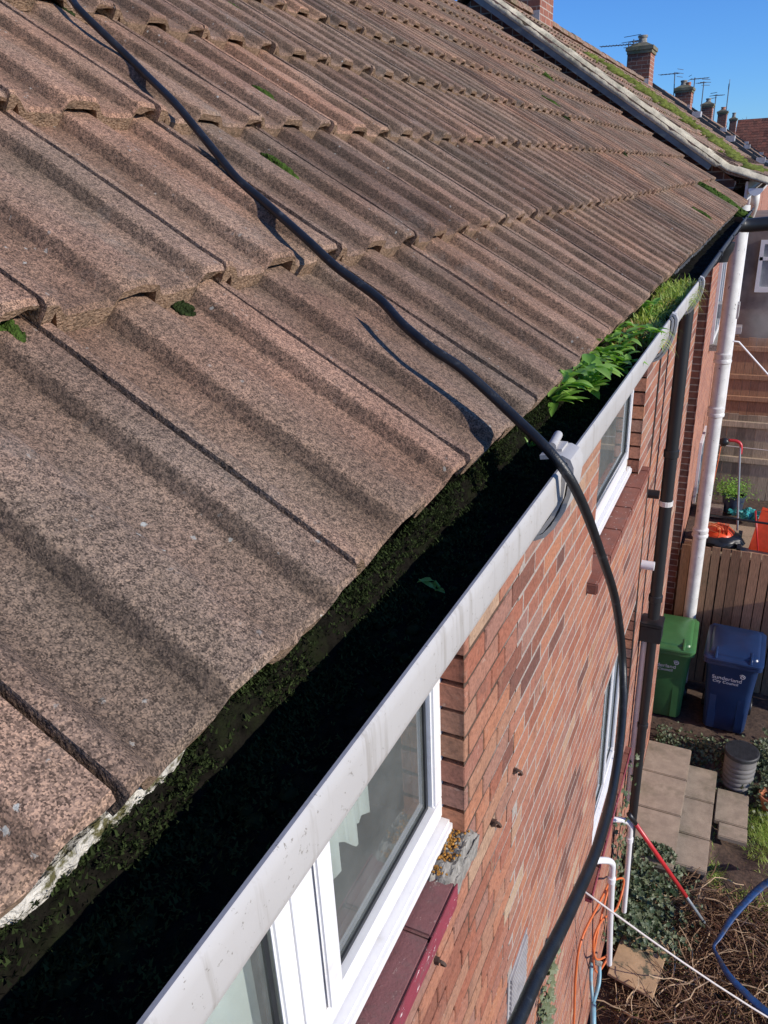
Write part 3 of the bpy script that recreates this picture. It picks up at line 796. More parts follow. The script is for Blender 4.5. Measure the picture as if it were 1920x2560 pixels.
def blade(mb, p, d, L, wd, bend, seg=4):
    d = Vector(d).normalized(); side = d.cross(Vector((0, 0, 1)));
    if side.length < .01: side = Vector((1, 0, 0))
    side.normalize(); p = Vector(p); prev = None
    for k in range(seg + 1):
        t = k / seg; c = p + d * L * t + Vector((0, 0, -bend * L * t * t)); ww = wd * (1 - t) ** .7
        cur = (mb.vert(c - side * ww), mb.vert(c + side * ww))
        if prev: mb.face(prev[0], prev[1], cur[1], cur[0])
        prev = cur
mbg, mbd = MB(), MB()
for k in range(150):
    cy = 1.55 + 1.25 * rnd() ** .7; cx = ru(-.002, .085)
    if cy < 1.8 and (cx > .05 or rnd() < .5): continue
    if 2.05 < cy < 2.45 and cx > .055: continue
    dry = (1.78 < cy < 2.02 and cx < .07) or rnd() < .10; q = mbd if dry else mbg; tone = ru(-.2, .3)
    for _ in range(44):
        x, y = cx + random.gauss(0, .009), cy + random.gauss(0, .018); a = rnd() * 6.28; t = ru(.2, 1.3); q.cur = min(1, max(0, rnd() + tone))
        if x < -.012 or x > .094: continue
        blade(q, (x, y, -.032), (math.cos(a) * t, math.sin(a) * t, .95), ru(.035, .080) * (1.15 if cy > 2.4 else 1), ru(.0012, .0028), ru(.3, 1.1))
for _ in range(260):
    y = ru(2.72, 2.92); x = ru(.0, .10); mbg.cur = rnd(); a = rnd() * 6.28
    blade(mbg, (x, y, -.04), (math.cos(a) * .6, math.sin(a) * .6, 1), ru(.035, .065), .0026, ru(.3, 1.0))
for _ in range(160):
    y = ru(3.0, 6.2); x = ru(.0, .07); mbg.cur = rnd() * .6; a = rnd() * 6.28
    blade(mbg, (x, y, -.06), (math.cos(a) * .6, math.sin(a) * .6, 1), ru(.03, .06), .003, ru(.2, .7))
tag(mbg.build('gutter_grass', M['grass'], None), 'bright green grass sprouting from the far end of the white gutter', 'grass', None, 'stuff')
tag(mbd.build('dry_gutter_grass', M['grass_dry'], None), 'yellow-brown withered grass tuft in the white gutter', 'grass', None, 'stuff')
mb = MB(); rows = []
for i in range(220):
    y = 2.84 + i * .0232; rows.append([mb.vert((-.045 + .135 * j / 8, y, -.034 + .012 * (1 - j / 8) * 2 + .012 * noise.noise(Vector((j * .6, y * 14, 2))))) for j in range(9)])
for i in range(219):
    for j in range(8): mb.face(rows[i][j], rows[i + 1][j], rows[i + 1][j + 1], rows[i][j + 1])
tag(mb.build('gutter_silt', M['soil_dark'], None), 'dark silt lying in the old black gutter', 'silt', None, 'stuff')

def leaf(mb, base, d, L, wd, cup=.25, droop=.5):
    d = Vector(d).normalized(); side = d.cross(Vector((0, 0, 1))).normalized(); up = side.cross(d).normalized(); base = Vector(base); N = 7; rows = []
    for k in range(N + 1):
        t = k / N; ww = wd * (math.sin(math.pi * min(1, t * .93 + .06)) ** .8) * (1.0 if t < .5 else 1.0) * (.25 if t < .15 else 1)
        c = base + d * L * t + Vector((0, 0, -droop * L * t * t))
        rows.append((mb.vert(c - side * ww + up * ww * cup), mb.vert(c - side * ww * .5 + up * ww * cup * .2), mb.vert(c - up * ww * .08), mb.vert(c + side * ww * .5 + up * ww * cup * .2), mb.vert(c + side * ww + up * ww * cup)))
    for k in range(N):
        for j in range(4): mb.face(rows[k][j], rows[k][j + 1], rows[k + 1][j + 1], rows[k + 1][j])
def weed(p, n, L, label, seed):
    random.seed(seed); t = thing('leafy_weed', p, label, 'weed', 'leafy weeds rooted in the white gutter')
    st = MB(); lf = MB(); p = Vector(p)
    ns = max(2, n // 5)
    tops = []
    for i in range(ns):
        a = rnd() * 6.28; h = L * ru(.3, .75); tp = p + Vector((math.cos(a) * L * .35, math.sin(a) * L * .35, h))
        st.tube([p, (p + tp) * .5 + Vector((0, 0, h * .15)), tp], [.0022, .0018, .0012], 5); tops.append(tp)
    for i in range(n):
        tp = random.choice(tops) if rnd() < .75 else p; a = rnd() * 6.28; lf.cur = rnd()
        leaf(lf, tp, (math.cos(a), math.sin(a), ru(.2, 1.0)), L * ru(.55, 1.05), L * ru(.14, .22), .3, ru(.15, .6))
    st.build('stem', M['leaf'], t); lf.build('foliage', M['leaf'], t, smooth=True)
weed((.004, 1.25, -.018), 42, .060, 'broad leaved weed standing tallest where the tiles meet the gutter', 3)
weed((.035, 1.36, -.020), 44, .062, 'broad leaved weed in the middle of the gutter just past the hose', 5)
weed((.004, 1.56, -.02), 28, .052, 'narrower weed tucked against the tile edge beyond the broad leaved pair', 8)
weed((.028, 1.68, -.022), 30, .054, 'leafy weed just before the grass begins in the gutter', 9)
weed((.008, 1.085, -.045), 8, .03, 'tiny weed seedling by the tiles beneath the hose', 11)
weed((.05, .62, -.045), 5, .022, 'lone seedling in the shaded gutter beside the lip', 12)
weed((.02, 1.47, -.024), 22, .050, 'small leafy weed between the tall pair and the narrow weed', 14)
weed((.055, 1.56, -.03), 20, .050, 'leafy weed close behind the gutter lip under the second window', 15)
weed((.012, 1.80, -.022), 22, .050, 'leafy weed at the tile edge in front of the withered tuft', 16)
weed((.06, 1.83, -.026), 22, .052, 'leafy weed by the lip in front of the withered tuft', 17)
weed((.03, 2.15, -.022), 18, .050, 'leafy weed poking out of the bright grass', 18)
random.seed(21)

# ------------------------------------------------------------------ moss cushions on our roof
def cushion(x, y, L, wd, h, label, mat='moss', n0=.012):
    c = roof_at(x, y, n0); mb = MB(); sv = Vector((-CP, 0, SP)); nv = Vector((SP, 0, CP)); yv = Vector((0, 1, 0))
    M3 = Matrix((sv, yv, nv)).transposed()
    mb.blob(c, L, wd, h, 22, 12, .55, M3, rnd() * 30)
    for _ in range(int(140)):
        a, b = random.gauss(0, .62), random.gauss(0, .62)
        if a * a + b * b > 1: continue
        p = c + sv * a * L + yv * b * wd + nv * h * math.sqrt(max(0, 1 - a * a - b * b)) * ru(.8, 1.05); r = ru(.08, .2) * wd
        mb.blob(p, r, r, r, 5, 4, .4, None, rnd() * 9)
    o = mb.build('moss_cushion', M[mat], None, smooth=True); tag(o, label, 'moss', 'moss cushions on the tiled roof'); return o
cushion(-.728, 1.575, .040, .014, .012, 'small green moss cushion in a trough just past the hose, second course up')
cushion(-.516, 1.267, .042, .013, .012, 'elongated green moss cushion right of the hose, one course above the eave course')
cushion(-1.117, 2.066, .062, .016, .014, 'long green moss streak near the upper edge of the view, third course')
cushion(-.93, 1.235, .030, .014, .010, 'olive moss lump beside the hose at the top left', 'moss_dark')
cushion(-.312, .478, .028, .012, .010, 'dark green moss clump at the far left edge under a tile end')
cushion(-.303, .715, .016, .014, .004, 'dark moss plug in the open joint below the nearest tile overlap', 'moss_dark', .001)
cushion(-.634, 1.767, .012, .010, .010, 'dark moss plug filling a tile end hole on the second course', 'moss_dark')
cushion(-.845, 2.046, .022, .010, .009, 'tiny moss dot on a rib, second course, above the plugged tile end')
cushion(-.763, 2.124, .026, .011, .010, 'small moss dot next to the white bird dropping')
cushion(-1.571, 6.818, .16, .03, .03, 'bright moss cushion highest on the far part of the roof')
cushion(-1.018, 5.164, .12, .026, .028, 'bright round moss cushion midway up the far roof')
cushion(-.093, 6.9, .30, .055, .045, 'biggest bright moss strip at the far eave corner')
cushion(-.097, 4.95, .085, .035, .03, 'bright moss cushion on the eave course above the black gutter')
cushion(-.108, .504, .05, .0035, .006, 'thin green moss line in the tile seam nearest the gutter')
for (x, y, L) in ((-.9, 5.0, .04), (-.75, 6.0, .05), (-.62, 5.3, .04), (-.5, 6.6, .06), (-.35, 6.1, .05), (-1.25, 5.6, .05), (-.2, 6.4, .05)):
    o = cushion(x, y, L, .018, .018, 'small blackish moss lump scattered on the far half of the roof', 'moss_dark')
    o['group'] = 'dark moss lumps on the far half of the roof'
# bird dropping
mb = MB()
for _ in range(14): mb.blob(roof_at(-.80 + random.gauss(0, .012), 2.05 + random.gauss(0, .008), .020), ru(.003, .008), ru(.002, .004), .002, 6, 4, .3)
tag(mb.build('bird_dropping', M['rope'], None), 'white bird dropping splashed on a tile right of the hose', 'dropping')

# ------------------------------------------------------------------ hose
def ray_pt(u, v, d):
    c = Vector((u - 960, v - 1280, 1923.4233)).normalized() * d
    return CAM + Vector([RM[i][0] * c.x + RM[i][1] * c.y + RM[i][2] * c.z for i in range(3)])
HOSE = [(-.907, 1.228, .682), (-.857, 1.199, .648), (-.825, 1.18, .626), (-.769, 1.171, .582), (-.732, 1.172, .55), (-.678, 1.154, .513), (-.594, 1.111, .464), (-.537, 1.087, .42), (-.486, 1.064, .381),
        (-.435, 1.04, .344), (-.375, 1.022, .308), (-.292, .984, .263), (-.235, .961, .229), (-.165, .944, .191), (-.116, .912, .164), (-.068, .892, .139), (-.026, .89, .115)]
pts = [Vector(p) for p in HOSE]
for (u, v, d) in ((1273, 1030, .955), (1389, 1146, .93), (1452, 1250, .965), (1504, 1389, 1.08), (1539, 1504, 1.20), (1556, 1643, 1.31), (1556, 1794, 1.28), (1533, 1967, 1.16), (1493, 2118, 1.0), (1423, 2280, .86), (1348, 2430, .77), (1290, 2560, .72), (1225, 2680, .68)):
    pts.append(ray_pt(u, v, d))
mb = MB(); mb.tube(smooth_path(pts, 6), .0062, 14)
tag(mb.build('hose', M['black_rubber'], None, smooth=True), 'black rubber hose trailing down the tiles and looping over the gutter', 'hose')

exec_parts = True
# ================================================================== NEIGHBOUR TERRACE
NP = math.atan(.70); NCP, NSP = math.cos(NP), math.sin(NP)
def nplace(xe, ze, y_off=0):
    def f(s, y, n):
        if s < .42:      # sprocketed foot
            a = math.atan(.36); s2 = s - .42
            x = xe - .42 * NCP - s2 * math.cos(a); z = ze + .42 * NSP + s2 * math.sin(a)
            return Vector((x + n * math.sin(a), y, z + n * math.cos(a)))
        return Vector((xe - s * NCP + n * NSP, y, ze + s * NSP + n * NCP))
    return f
XE, ZE = .153, .095     # virtual eave of the straight slope
def terrace(y0, y1, label, chims, lo=True, moss=False, rear_detail=False):
    h = thing('terraced_house', (-2.7, (y0 + y1) / 2, -5.4), label, 'house', None)
    f = nplace(XE, ZE)
    nc = int((y1 - y0 + .12) / .30); mb = MB()
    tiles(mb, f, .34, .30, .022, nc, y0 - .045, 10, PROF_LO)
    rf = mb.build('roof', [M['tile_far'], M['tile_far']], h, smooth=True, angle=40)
    mb = MB(); xr, zr = XE - 3.52 * NCP, ZE + 3.52 * NSP; Y1 = y0 - .12 + nc * .3
    # ridge, back slope and the slab under the tiles
    mb.quad((xr, y0 - .12, zr + .02), (xr, Y1, zr + .02), (2 * xr, Y1, 0.1), (2 * xr, y0 - .12, .1))
    mb.extrude_y([(f(0, 0, 0).x, f(0, 0, 0).z - .004), (f(.42, 0, 0).x, f(.42, 0, 0).z - .012), (xr, zr - .004), (xr, zr - .05), (f(.42, 0, 0).x, f(.42, 0, 0).z - .06), (f(0, 0, 0).x - .02, f(0, 0, 0).z - .03)], [y0 - .1, Y1 - .02])
    mb.build('back_slope', M['tile_far'], h)
    mb = MB()
    for i in range(int((Y1 - y0 + .12) / .45)):
        y = y0 - .12 + i * .45
        mb.extrude_y([(xr + .11 * math.cos(a), zr - .02 + .10 * math.sin(a)) for a in [math.pi * k / 8 for k in range(9)]], [y + .004, y + .446], off=lambda q, k=i: (0, .006 * math.sin(k * 2.3)))
    mb.build('ridge', M['tile_far'], h, smooth=True, angle=40)
    mb = MB()                                      # walls
    mb.box(-5.2, -.22, y0 + .002, y1, -5.9, -.12)
    mb.curm = 0
    yw = y0
    a = [(-.22, yw, -.12), (-5.2, yw, -.12), (2 * xr, yw, .0), (xr, yw, zr - .05), (-.10, yw, .20)]
    mb.prism(a, None, (0, .22, 0))
    mb.curm = 1; mb.quad((-.2195, y0, -5.9), (-.2195, y1, -5.9), (-.2195, y1, -.12), (-.2195, y0, -.12))
    mb.build('wall', [M['gable_brick'], M['rear_brick']], h)
    # barge board, verge mortar
    mb = MB(); P = lambda s, n: f(s, 0, n)
    ss = [i * .11 for i in range(5, 33)]
    for a, b in zip(ss[:-1], ss[1:]):
        for (n0, n1, yy0, yy1) in ((-.112, -.058, y0 - .112, y0 - .085),):
            q = [P(a, n0), P(b, n0), P(b, n1), P(a, n1)]
            A = [mb.vert((p.x, yy0, p.z)) for p in q]; B_ = [mb.vert((p.x, yy1, p.z)) for p in q]
            mb.face(*A); mb.face(*B_[::-1])
            for k in range(4): mb.face(A[k], B_[k], B_[(k + 1) % 4], A[(k + 1) % 4])
    mb.build('barge_board', M['slate_paint'], h)
    mb = MB(); rows = []
    for i in range(150):
        s = .02 + i * 3.5 / 149; e = .007 * noise.noise(Vector((s * 5, y0, 0))) + .009 * noise.noise(Vector((s * 19, y0, 3)))
        lowr = -.060 if s > .5 else -.03
        pr = [(P(s, lowr), -.05), (P(s, lowr), -.118 + .6 * e), (P(s, (lowr + .012) * .5), -.104 + e), (P(s, .016 + e * .4), -.078 + e), (P(s, .032 + e * .4), -.035 + e), (P(s, .034), .0 + 2 * e), (P(s, .010), .05 + 2 * e)]
        rows.append([mb.vert((p.x, y0 + dy, p.z)) for p, dy in pr])
    for i in range(149):
        for j in range(6): mb.face(rows[i][j], rows[i][j + 1], rows[i + 1][j + 1], rows[i + 1][j])
    mb.build('verge_mortar', M['verge'], h, smooth=True)
    # white eaves gutter with cap
    mb = MB(); mb.extrude_y(half(.066, .005, (.078, .140)), [y0 - .1, y1]); hp = half(.066, .005, (.078, .140))[:15]
    mb.face(*[mb.vert((x, y0 - .101, z)) for x, z in hp]); mb.build('gutter', M['pvc'], h, smooth=True, angle=40)
    mb = MB(); mb.box(-.26, .0, y0, y1, .02, .05); mb.box(-.02, .004, y0, y1, .04, .2); mb.build('soffit', M['pvc'], h)
    if y0 > 10:
        mb = MB(); ss = [.0 + i * .09 for i in range(40)]
        for a, b in zip(ss[:-1], ss[1:]):
            q = [P(a, -.05), P(b, -.05), P(b, .10), P(a, .10)]
            A = [mb.vert((p.x, y0 - .26, p.z)) for p in q]; B_ = [mb.vert((p.x, y0 - .02, p.z)) for p in q]
            mb.face(*A); mb.face(*B_[::-1]); mb.face(A[2], A[3], B_[3], B_[2])
        mb.build('party_capping', M['wood_dark'], h)
        for s_ in (.5, 1.3, 2.2):
            mb = MB(); p = P(s_, .11); mb.box(p.x - .09, p.x + .09, y0 - .29, y0 + .0, p.z - .09, p.z + .03); mb.build('capping_clip', M['lead'], h)
    for (yc, wx, wy, hh, pots) in chims: chimney(h, yc, wx, wy, hh, pots, xr, zr)
    return h
def chimney(h, yc, wx, wy, hh, pots, xr, zr):
    xc = xr - .04; z0 = zr - .35; z1 = zr + hh
    mb = MB()
    x0, x1, y0, y1 = xc - wx / 2, xc + wx / 2, yc - wy / 2, yc + wy / 2
    mb.curm = 0
    mb.quad((x0, y0, z0), (x1, y0, z0), (x1, y0, z1), (x0, y0, z1)); mb.quad((x1, y1, z0), (x0, y1, z0), (x0, y1, z1), (x1, y1, z1))
    mb.curm = 1
    mb.quad((x1, y0, z0), (x1, y1, z0), (x1, y1, z1), (x1, y0, z1)); mb.quad((x0, y1, z0), (x0, y0, z0), (x0, y0, z1), (x0, y1, z1))
    ch = mb.build('chimney', [M['shaded_chimney_brick'], M['lit_chimney_brick']], h)
    mb = MB(); mb.box(x0 - .05, x1 + .05, y0 - .05, y1 + .05, z1 + .001, z1 + .07); mb.box(x0 - .025, x1 + .025, y0 - .025, y1 + .025, z1 - .06, z1)
    b = .07; P0 = [(x0 - .03, y0 - .03, z1 + .0705), (x1 + .03, y0 - .03, z1 + .0705), (x1 + .03, y1 + .03, z1 + .0705), (x0 - .03, y1 + .03, z1 + .0705)]
    P1 = [(x0 + .12, y0 + .12, z1 + .15), (x1 - .12, y0 + .12, z1 + .15), (x1 - .12, y1 - .12, z1 + .15), (x0 + .12, y1 - .12, z1 + .15)]
    i0 = [mb.vert(p) for p in P0]; i1 = [mb.vert(p) for p in P1]
    for k in range(4): mb.face(i0[k], i0[(k + 1) % 4], i1[(k + 1) % 4], i1[k])
    mb.face(*i1); mb.build('chimney_cap', plain('capping', (.17, .15, .10), .95, .3, 6, .5, 40, dirt=(.10, .11, .04), dirtscale=4), ch)
    for (dx, dy, ph, pr) in pots:
        mb = MB(); mb.lathe([(pr * .9, 0), (pr, .03), (pr * .85, .06), (pr * .82, ph - .05), (pr, ph - .04), (pr, ph), (pr * .7, ph), (pr * .7, ph - .1)], (xc + dx, yc + dy, z1 + .13), 14)
        mb.build('chimney_pot', M['terracotta' if ph < .14 else 'cement'], ch, smooth=True, angle=40)
    # stepped lead flashing
    mb = MB(); t = .012
    mb.box(x1 + .001, x1 + t, y0 - t, y1 + t, zr - .32, zr - .10); mb.box(x0 - .02, x1 + .0005, y0 - t, y0 - .001, zr - .30, zr + .02)
    for k in range(4):
        s0 = k * wx / 4; mb.box(x1 - s0 - wx / 4, x1 - s0, y0 - t - .002, y0 - t - .0001, zr - .25, zr - .12 + k * .05)
    mb.build('flashing', M['lead'], ch)
n1 = terrace(8.75, 19.9, 'long mossy roofed terraced house with pale mortar verge and white soil pipe', [(10.75, .44, .62, 1.7, [(0, 0, .2, .1)]), (19.45, .46, .60, .56, [(.0, 0, .17, .10)])])
n2 = terrace(20.1, 28.5, 'terraced house second along the row, with squat chimney between two aerials', [(28.0, .46, .6, .42, [(-.04, 0, .16, .1), (.10, 0, .10, .07)])])
n3 = terrace(28.8, 45.5, 'terraced house third along the row, with two plain chimneys', [(36.5, .40, .6, .48, [(0, 0, .15, .10)]), (45.0, .40, .6, .66, [(0, 0, .135, .11)])])
n4 = terrace(46.0, 60.0, 'farthest terraced house in the row, a short stub chimney on its ridge', [(54.0, .36, .5, .75, [(0, 0, .25, .11)])])
# moss stripe down the neighbour's slope
f = nplace(XE, ZE)
mb = MB()
for i in range(2200):
    s = ru(.15, 2.6); y = 10.6 + 2.2 * max(0, 1 - ((s - 1.5) / 1.25) ** 2) + random.gauss(0, .62)
    if noise.noise(Vector((s * 3, y * 3, 9))) < .0: continue
    r = ru(.025, .06); p = f(s, y, .026); mb.blob(p, r * 1.6, r, r * .5, 6, 4, .4, None, rnd() * 9)
tag(mb.build('roof_moss', M['moss_far'], None, smooth=True), 'yellow green moss running down the neighbouring mossy roof', 'moss', None, 'stuff')
# neighbour's rear: soil pipe, downpipes, windows
def coll(mb, x, y, z, r): mb.lathe([(r, 0), (r + .016, .01), (r + .018, .035), (r + .008, .05), (r + .014, .075), (r + .014, .10), (r, .115)], (x, y, z), 16)
mb = MB(); xp, yp = -.012, 8.50; mb.tube([(xp, yp, .0), (xp, yp, -5.6)], .070, 16)
for zz in (-1.50, -2.06, -3.45): coll(mb, xp, yp, zz, .070)
tag(mb.build('soil_pipe', M['white_paint'], n1, smooth=True, angle=40), 'thick flaking white soil pipe')
mb = MB(); mb.tube(smooth_path([(.075, 9.0, .09), (.075, 9.0, .0), (.05, 9.3, -.12), (-.02, 10.2, -.35), (-.08, 11.2, -.6), (-.08, 11.2, -1.0), (-.08, 11.2, -5)], 4), .040, 12)
for zz in (-.9, -1.9, -3.0): coll(mb, -.08, 11.2, zz, .04)
mb.build('downpipe', M['white_paint'], n1, smooth=True, angle=40)
mb = MB(); mb.tube([(-.09, 12.6, .0), (-.09, 12.6, -5)], .05, 12); mb.build('downpipe', M['pvc'], n1, smooth=True, angle=40)
for (y0, y1, zb, zt) in ((9.75, 10.7, -1.55, -.35), (13.4, 14.6, -1.6, -.4), (10.2, 11.0, -4.4, -2.9), (15.8, 17.0, -1.6, -.4)):
    wn = bpy.data.objects.new('window', None); COL.objects.link(wn); wn.parent = n1; wn.location = Vector((-.22, (y0 + y1) / 2, zb)) - n1.location
    q = MB(); t = .07
    for b in ((y0, y1, zb, zb + t), (y0, y1, zt - t, zt), (y0, y0 + t, zb + t, zt - t), (y1 - t, y1, zb + t, zt - t), ((y0 + y1) / 2 - .03, (y0 + y1) / 2 + .03, zb + t, zt - t)): q.box(-.218, -.185, *b)
    q.build('frame', M['pvc'], wn); q = MB(); q.quad((-.205, y0 + t, zb + t), (-.205, y1 - t, zb + t), (-.205, y1 - t, zt - t), (-.205, y0 + t, zt - t)); q.build('pane', M['gasket'], wn)
    q = MB(); q.box(-.24, -.13, y0 - .06, y1 + .06, zb - .07, zb - .001); q.build('sill', M['cement'], wn)
mb = MB(); mb.box(-.2, .03, 12.95, 13.2, -2.0, -1.9); mb.build('wall_box', M['gutter_white'], n1)
mb = MB(); mb.box(-.2, .04, 9.9, 10.15, -1.28, -1.12); mb.build('wall_box', M['gutter_white'], n1)

# brick outshot at the far end of the neighbour, with a window
mb = MB(); mb.box(-.215, 3.2, 13.9, 17.5, -5.9, -.45); mb.build('outshot', M['grey_render'], n1)
wn = bpy.data.objects.new('window', None); COL.objects.link(wn); wn.parent = n1; wn.location = Vector((.7, 13.9, -1.45)) - n1.location
for (x0, x1, z0, z1) in ((.12, 1.3, -.78, -.72), (.12, 1.3, -1.50, -1.42), (.12, .18, -1.42, -.78), (1.24, 1.3, -1.42, -.78), (.13, 1.29, -1.02, -.97)):
    q = MB(); q.box(x0, x1, 13.84, 13.899, z0, z1); q.build('frame', M['pvc'], wn)
q = MB(); q.box(.181, 1.239, 13.87, 13.898, -1.419, -.781); q.build('pane', M['steel'], wn)
# aerials
def aerial(x, y, z, hh, L, az, label, vert=False, lean=0.0, nel=9):
    t = thing('aerial', (x, y, z), label, 'aerial', None); b = Vector((x, y, z)); tp = b + Vector((lean, 0, hh)); r = .012 * max(1, y / 22)
    mb = MB(); mb.tube([b, tp], r, 6); mb.build('mast', M['alu'], t)
    mb = MB(); d = Vector((math.cos(az), math.sin(az), .03)); s = Vector((-math.sin(az), math.cos(az), 0)) if not vert else Vector((0, 0, 1))
    c = tp - Vector((0, 0, .04)); mb.tube([c - d * L * .25, c + d * L * .75], r * .8, 5)
    for k in range(nel):
        p = c - d * L * .25 + d * L * k / (nel - 1); w_ = (.16 + .10 * (k == 0)) * (1 - .3 * k / nel); mb.tube([p - s * w_, p + s * w_], r * .5, 4)
    mb.box(c.x - d.x * L * .25 - .01, c.x - d.x * L * .25 + .01, c.y - .14, c.y + .14, c.z - .14, c.z + .14) if False else None
    for dz in (-.1, .1): p = c - d * L * .27; mb.tube([p + Vector((0, 0, dz)) - s * .2, p + Vector((0, 0, dz)) + s * .2], r * .5, 4)
    mb.build('elements', M['alu'], t); return t
XR, ZR = XE - 3.52 * NCP, ZE + 3.52 * NSP
aerial(-3.02, 19.25, 2.15, .70, .78, math.pi, 'long boom aerial pointing left beside the nearest chimney with a pot', nel=12)
aerial(-3.0, 19.72, 2.2, .76, .22, 1.2, 'short stub aerial rising behind the nearest potted chimney', nel=3)
aerial(-3.06, 28.0, 2.1, .97, .62, math.pi * .9, 'tall aerial leaning on the left of the squat chimney', lean=-.04, nel=6)
aerial(-2.54, 28.3, 2.2, .70, .52, .3, 'aerial with wide elements on the right of the squat chimney', nel=5)
aerial(-2.97, 36.0, 2.1, 1.34, .40, 2.4, 'thin aerial with a square head left of the third chimney', nel=4)
aerial(-2.86, 41.0, 2.1, 1.22, .5, .8, 'aerial between the two plain far chimneys', nel=5)
aerial(-2.68, 45.7, 2.3, 1.70, .4, 1.7, 'aerial with stacked vertical elements right of the terracotta potted chimney', vert=True, nel=6)

# red roofed house closing the view
rh = thing('red_roof_house', (0, 72, -5), 'distant house with a wide red tiled roof facing the row', 'house')
mb = MB(); n = 60
for k in range(22):
    y = 70 + k * .30; z = -.6 + k * .205; mb.cur = rnd()
    for j in range(46):
        mb.cur = rnd(); x = -3.7 + j * .3; mb.quad((x, y, z + .03), (x + .30, y, z + .03), (x + .30, y + .31, z + .212), (x, y + .31, z + .212)); mb.quad((x, y, z - .02), (x + .30, y, z - .02), (x + .30, y, z + .03), (x, y, z + .03))
mb.build('roof', M['tile_red'], rh)
mb = MB(); mb.box(-3.5, 10, 70.3, 78, -5.9, -.8); mb.extrude_y([(-3.5, -.8), (10, -.8), (10, -.75), (-3.5, -.75)], [70.1, 76]); mb.build('wall', M['rear_brick'], rh)

# bare trees beyond the row
def tree(x, y, z, hgt, label, seed):
    random.seed(seed); t = thing('bare_tree', (x, y, z), label, 'tree'); tk = MB(); cr = MB()
    def br(mb, p, d, L, r, dep):
        p = Vector(p); q = p + d * L; mid = (p + q) * .5 + Vector((ru(-1, 1), ru(-1, 1), 0)) * L * .06
        mb.tube([p, mid, q], [r, r * .85, r * .7], 5 if dep < 2 else 3, cap=False)
        if dep >= 5: return
        for _ in range(3 if dep else 5):
            nd = (d + Vector((random.gauss(0, .5), random.gauss(0, .5), random.gauss(.1, .3)))).normalized()
            br(cr, p.lerp(q, ru(.55, 1)), nd, L * ru(.55, .8), max(.012, r * .55), dep + 1)
    br(tk, (x, y, z), Vector((0, 0, 1)), hgt * .4, hgt * .02, 0)
    tk.build('trunk', M['bark'], t); cr.build('crown', M['bark'], t)
tree(-4.3, 85, -3.0, 8.2, 'bare winter tree rising above the red roof', 2)
tree(-8.2, 90, -3, 8.6, 'bare winter tree half hidden between the far chimneys', 4)
random.seed(33)

# ================================================================== GARDEN
GX = [-.3 + i * .06 for i in range(46)] + [2.6, 3.2, 4.5, 7]
def gz(x, y):
    z = -5.72 + .05 * noise.noise(Vector((x * 1.7, y * 1.7, 0))) + .03 * noise.noise(Vector((x * 6, y * 6, 3))) + .012 * noise.noise(Vector((x * 22, y * 22, 5)))
    k = max(0, min(1, (y - 7.05) / .25)); z = z * (1 - k) + (-5.42 + .02 * noise.noise(Vector((x * 9, y * 9, 0)))) * k
    if 5.3 < y < 7.1 and x < .5: z = max(z, -5.62 + .02 * noise.noise(Vector((x * 9, y * 9, 8))))
    return z
mb = MB(); ys = [-3 + i * .5 for i in range(12)] + [3 + i * .06 for i in range(95)]
ids = [[mb.vert((x, y, gz(x, y))) for x in GX] for y in ys]
for i in range(len(ys) - 1):
    for j in range(len(GX) - 1): mb.face(ids[i][j], ids[i][j + 1], ids[i + 1][j + 1], ids[i + 1][j])
tag(mb.build('garden_soil', M['soil'], None, smooth=True), 'bare brown garden soil below the house', 'soil', None, 'structure')
mb = MB(); mb.quad((-1500, -1500, -6.1), (1500, -1500, -6.1), (1500, 1500, -6.1), (-1500, 1500, -6.1))
tag(mb.build('ground', M['ground'], None), 'flat ground around the houses', 'ground', None, 'structure')
mb = MB(); mb.box(-.21, 7, 8.70, 30, -6, -3.74); tag(mb.build('terrace', M['soil'], None), 'raised garden behind the lower fence', 'ground', None, 'structure')

# paving slabs in three descending steps
def slab(x0, x1, y0, y1, z, label):
    mb = MB(); a = ru(-.012, .012)
    mb.box(x0 + .006, x1 - .004 + ru(-.006, .006), y0 + .006, y1 - .006, z - .055, z, Matrix.Translation(((x0 + x1) / 2, (y0 + y1) / 2, z)) @ Matrix.Rotation(a, 4, 'Z') @ Matrix.Rotation(ru(-.006, .006), 4, 'X') @ Matrix.Translation((-(x0 + x1) / 2, -(y0 + y1) / 2, -z)))
    o = mb.build('paving_slab', M['slab'], None); bevel(o, .008, 2); tag(o, label, 'paving slab', 'paving slabs of the garden steps')
slab(-.21, .232, 6.60, 7.09, -5.25, 'topmost step slab at the far end, cracked, next to the bins')
slab(-.21, .232, 6.085, 6.598, -5.25, 'topmost step slab in the middle of three beside the wall')
slab(-.21, .240, 5.43, 6.083, -5.25, 'topmost step slab nearest the ivy, greened with algae')
slab(.20, .505, 6.565, 7.06, -5.42, 'middle step slab at the far end beside the black lidded drum')
slab(.20, .505, 6.07, 6.563, -5.42, 'middle step slab second from the drum')
slab(.20, .510, 5.67, 6.068, -5.42, 'middle step slab nearest the dead brushwood')
slab(.515, .832, 6.53, 7.01, -5.58, 'lowest step slab in the drum\'s shadow')
slab(.56, .832, 6.33, 6.528, -5.58, 'short lowest step slab half sunk in soil beside the grass')
for (x0, x1, z0, y0, y1) in ((-.2, .20, -5.31, 5.5, 7.05), (.18, .47, -5.48, 5.75, 7.03)):
    mb = MB(); mb.box(x0, x1, y0, y1, -5.8, z0, jit=.01); tag(mb.build('step_bed', M['soil'], None), 'earth bed packed under a step', 'soil', None, 'structure')

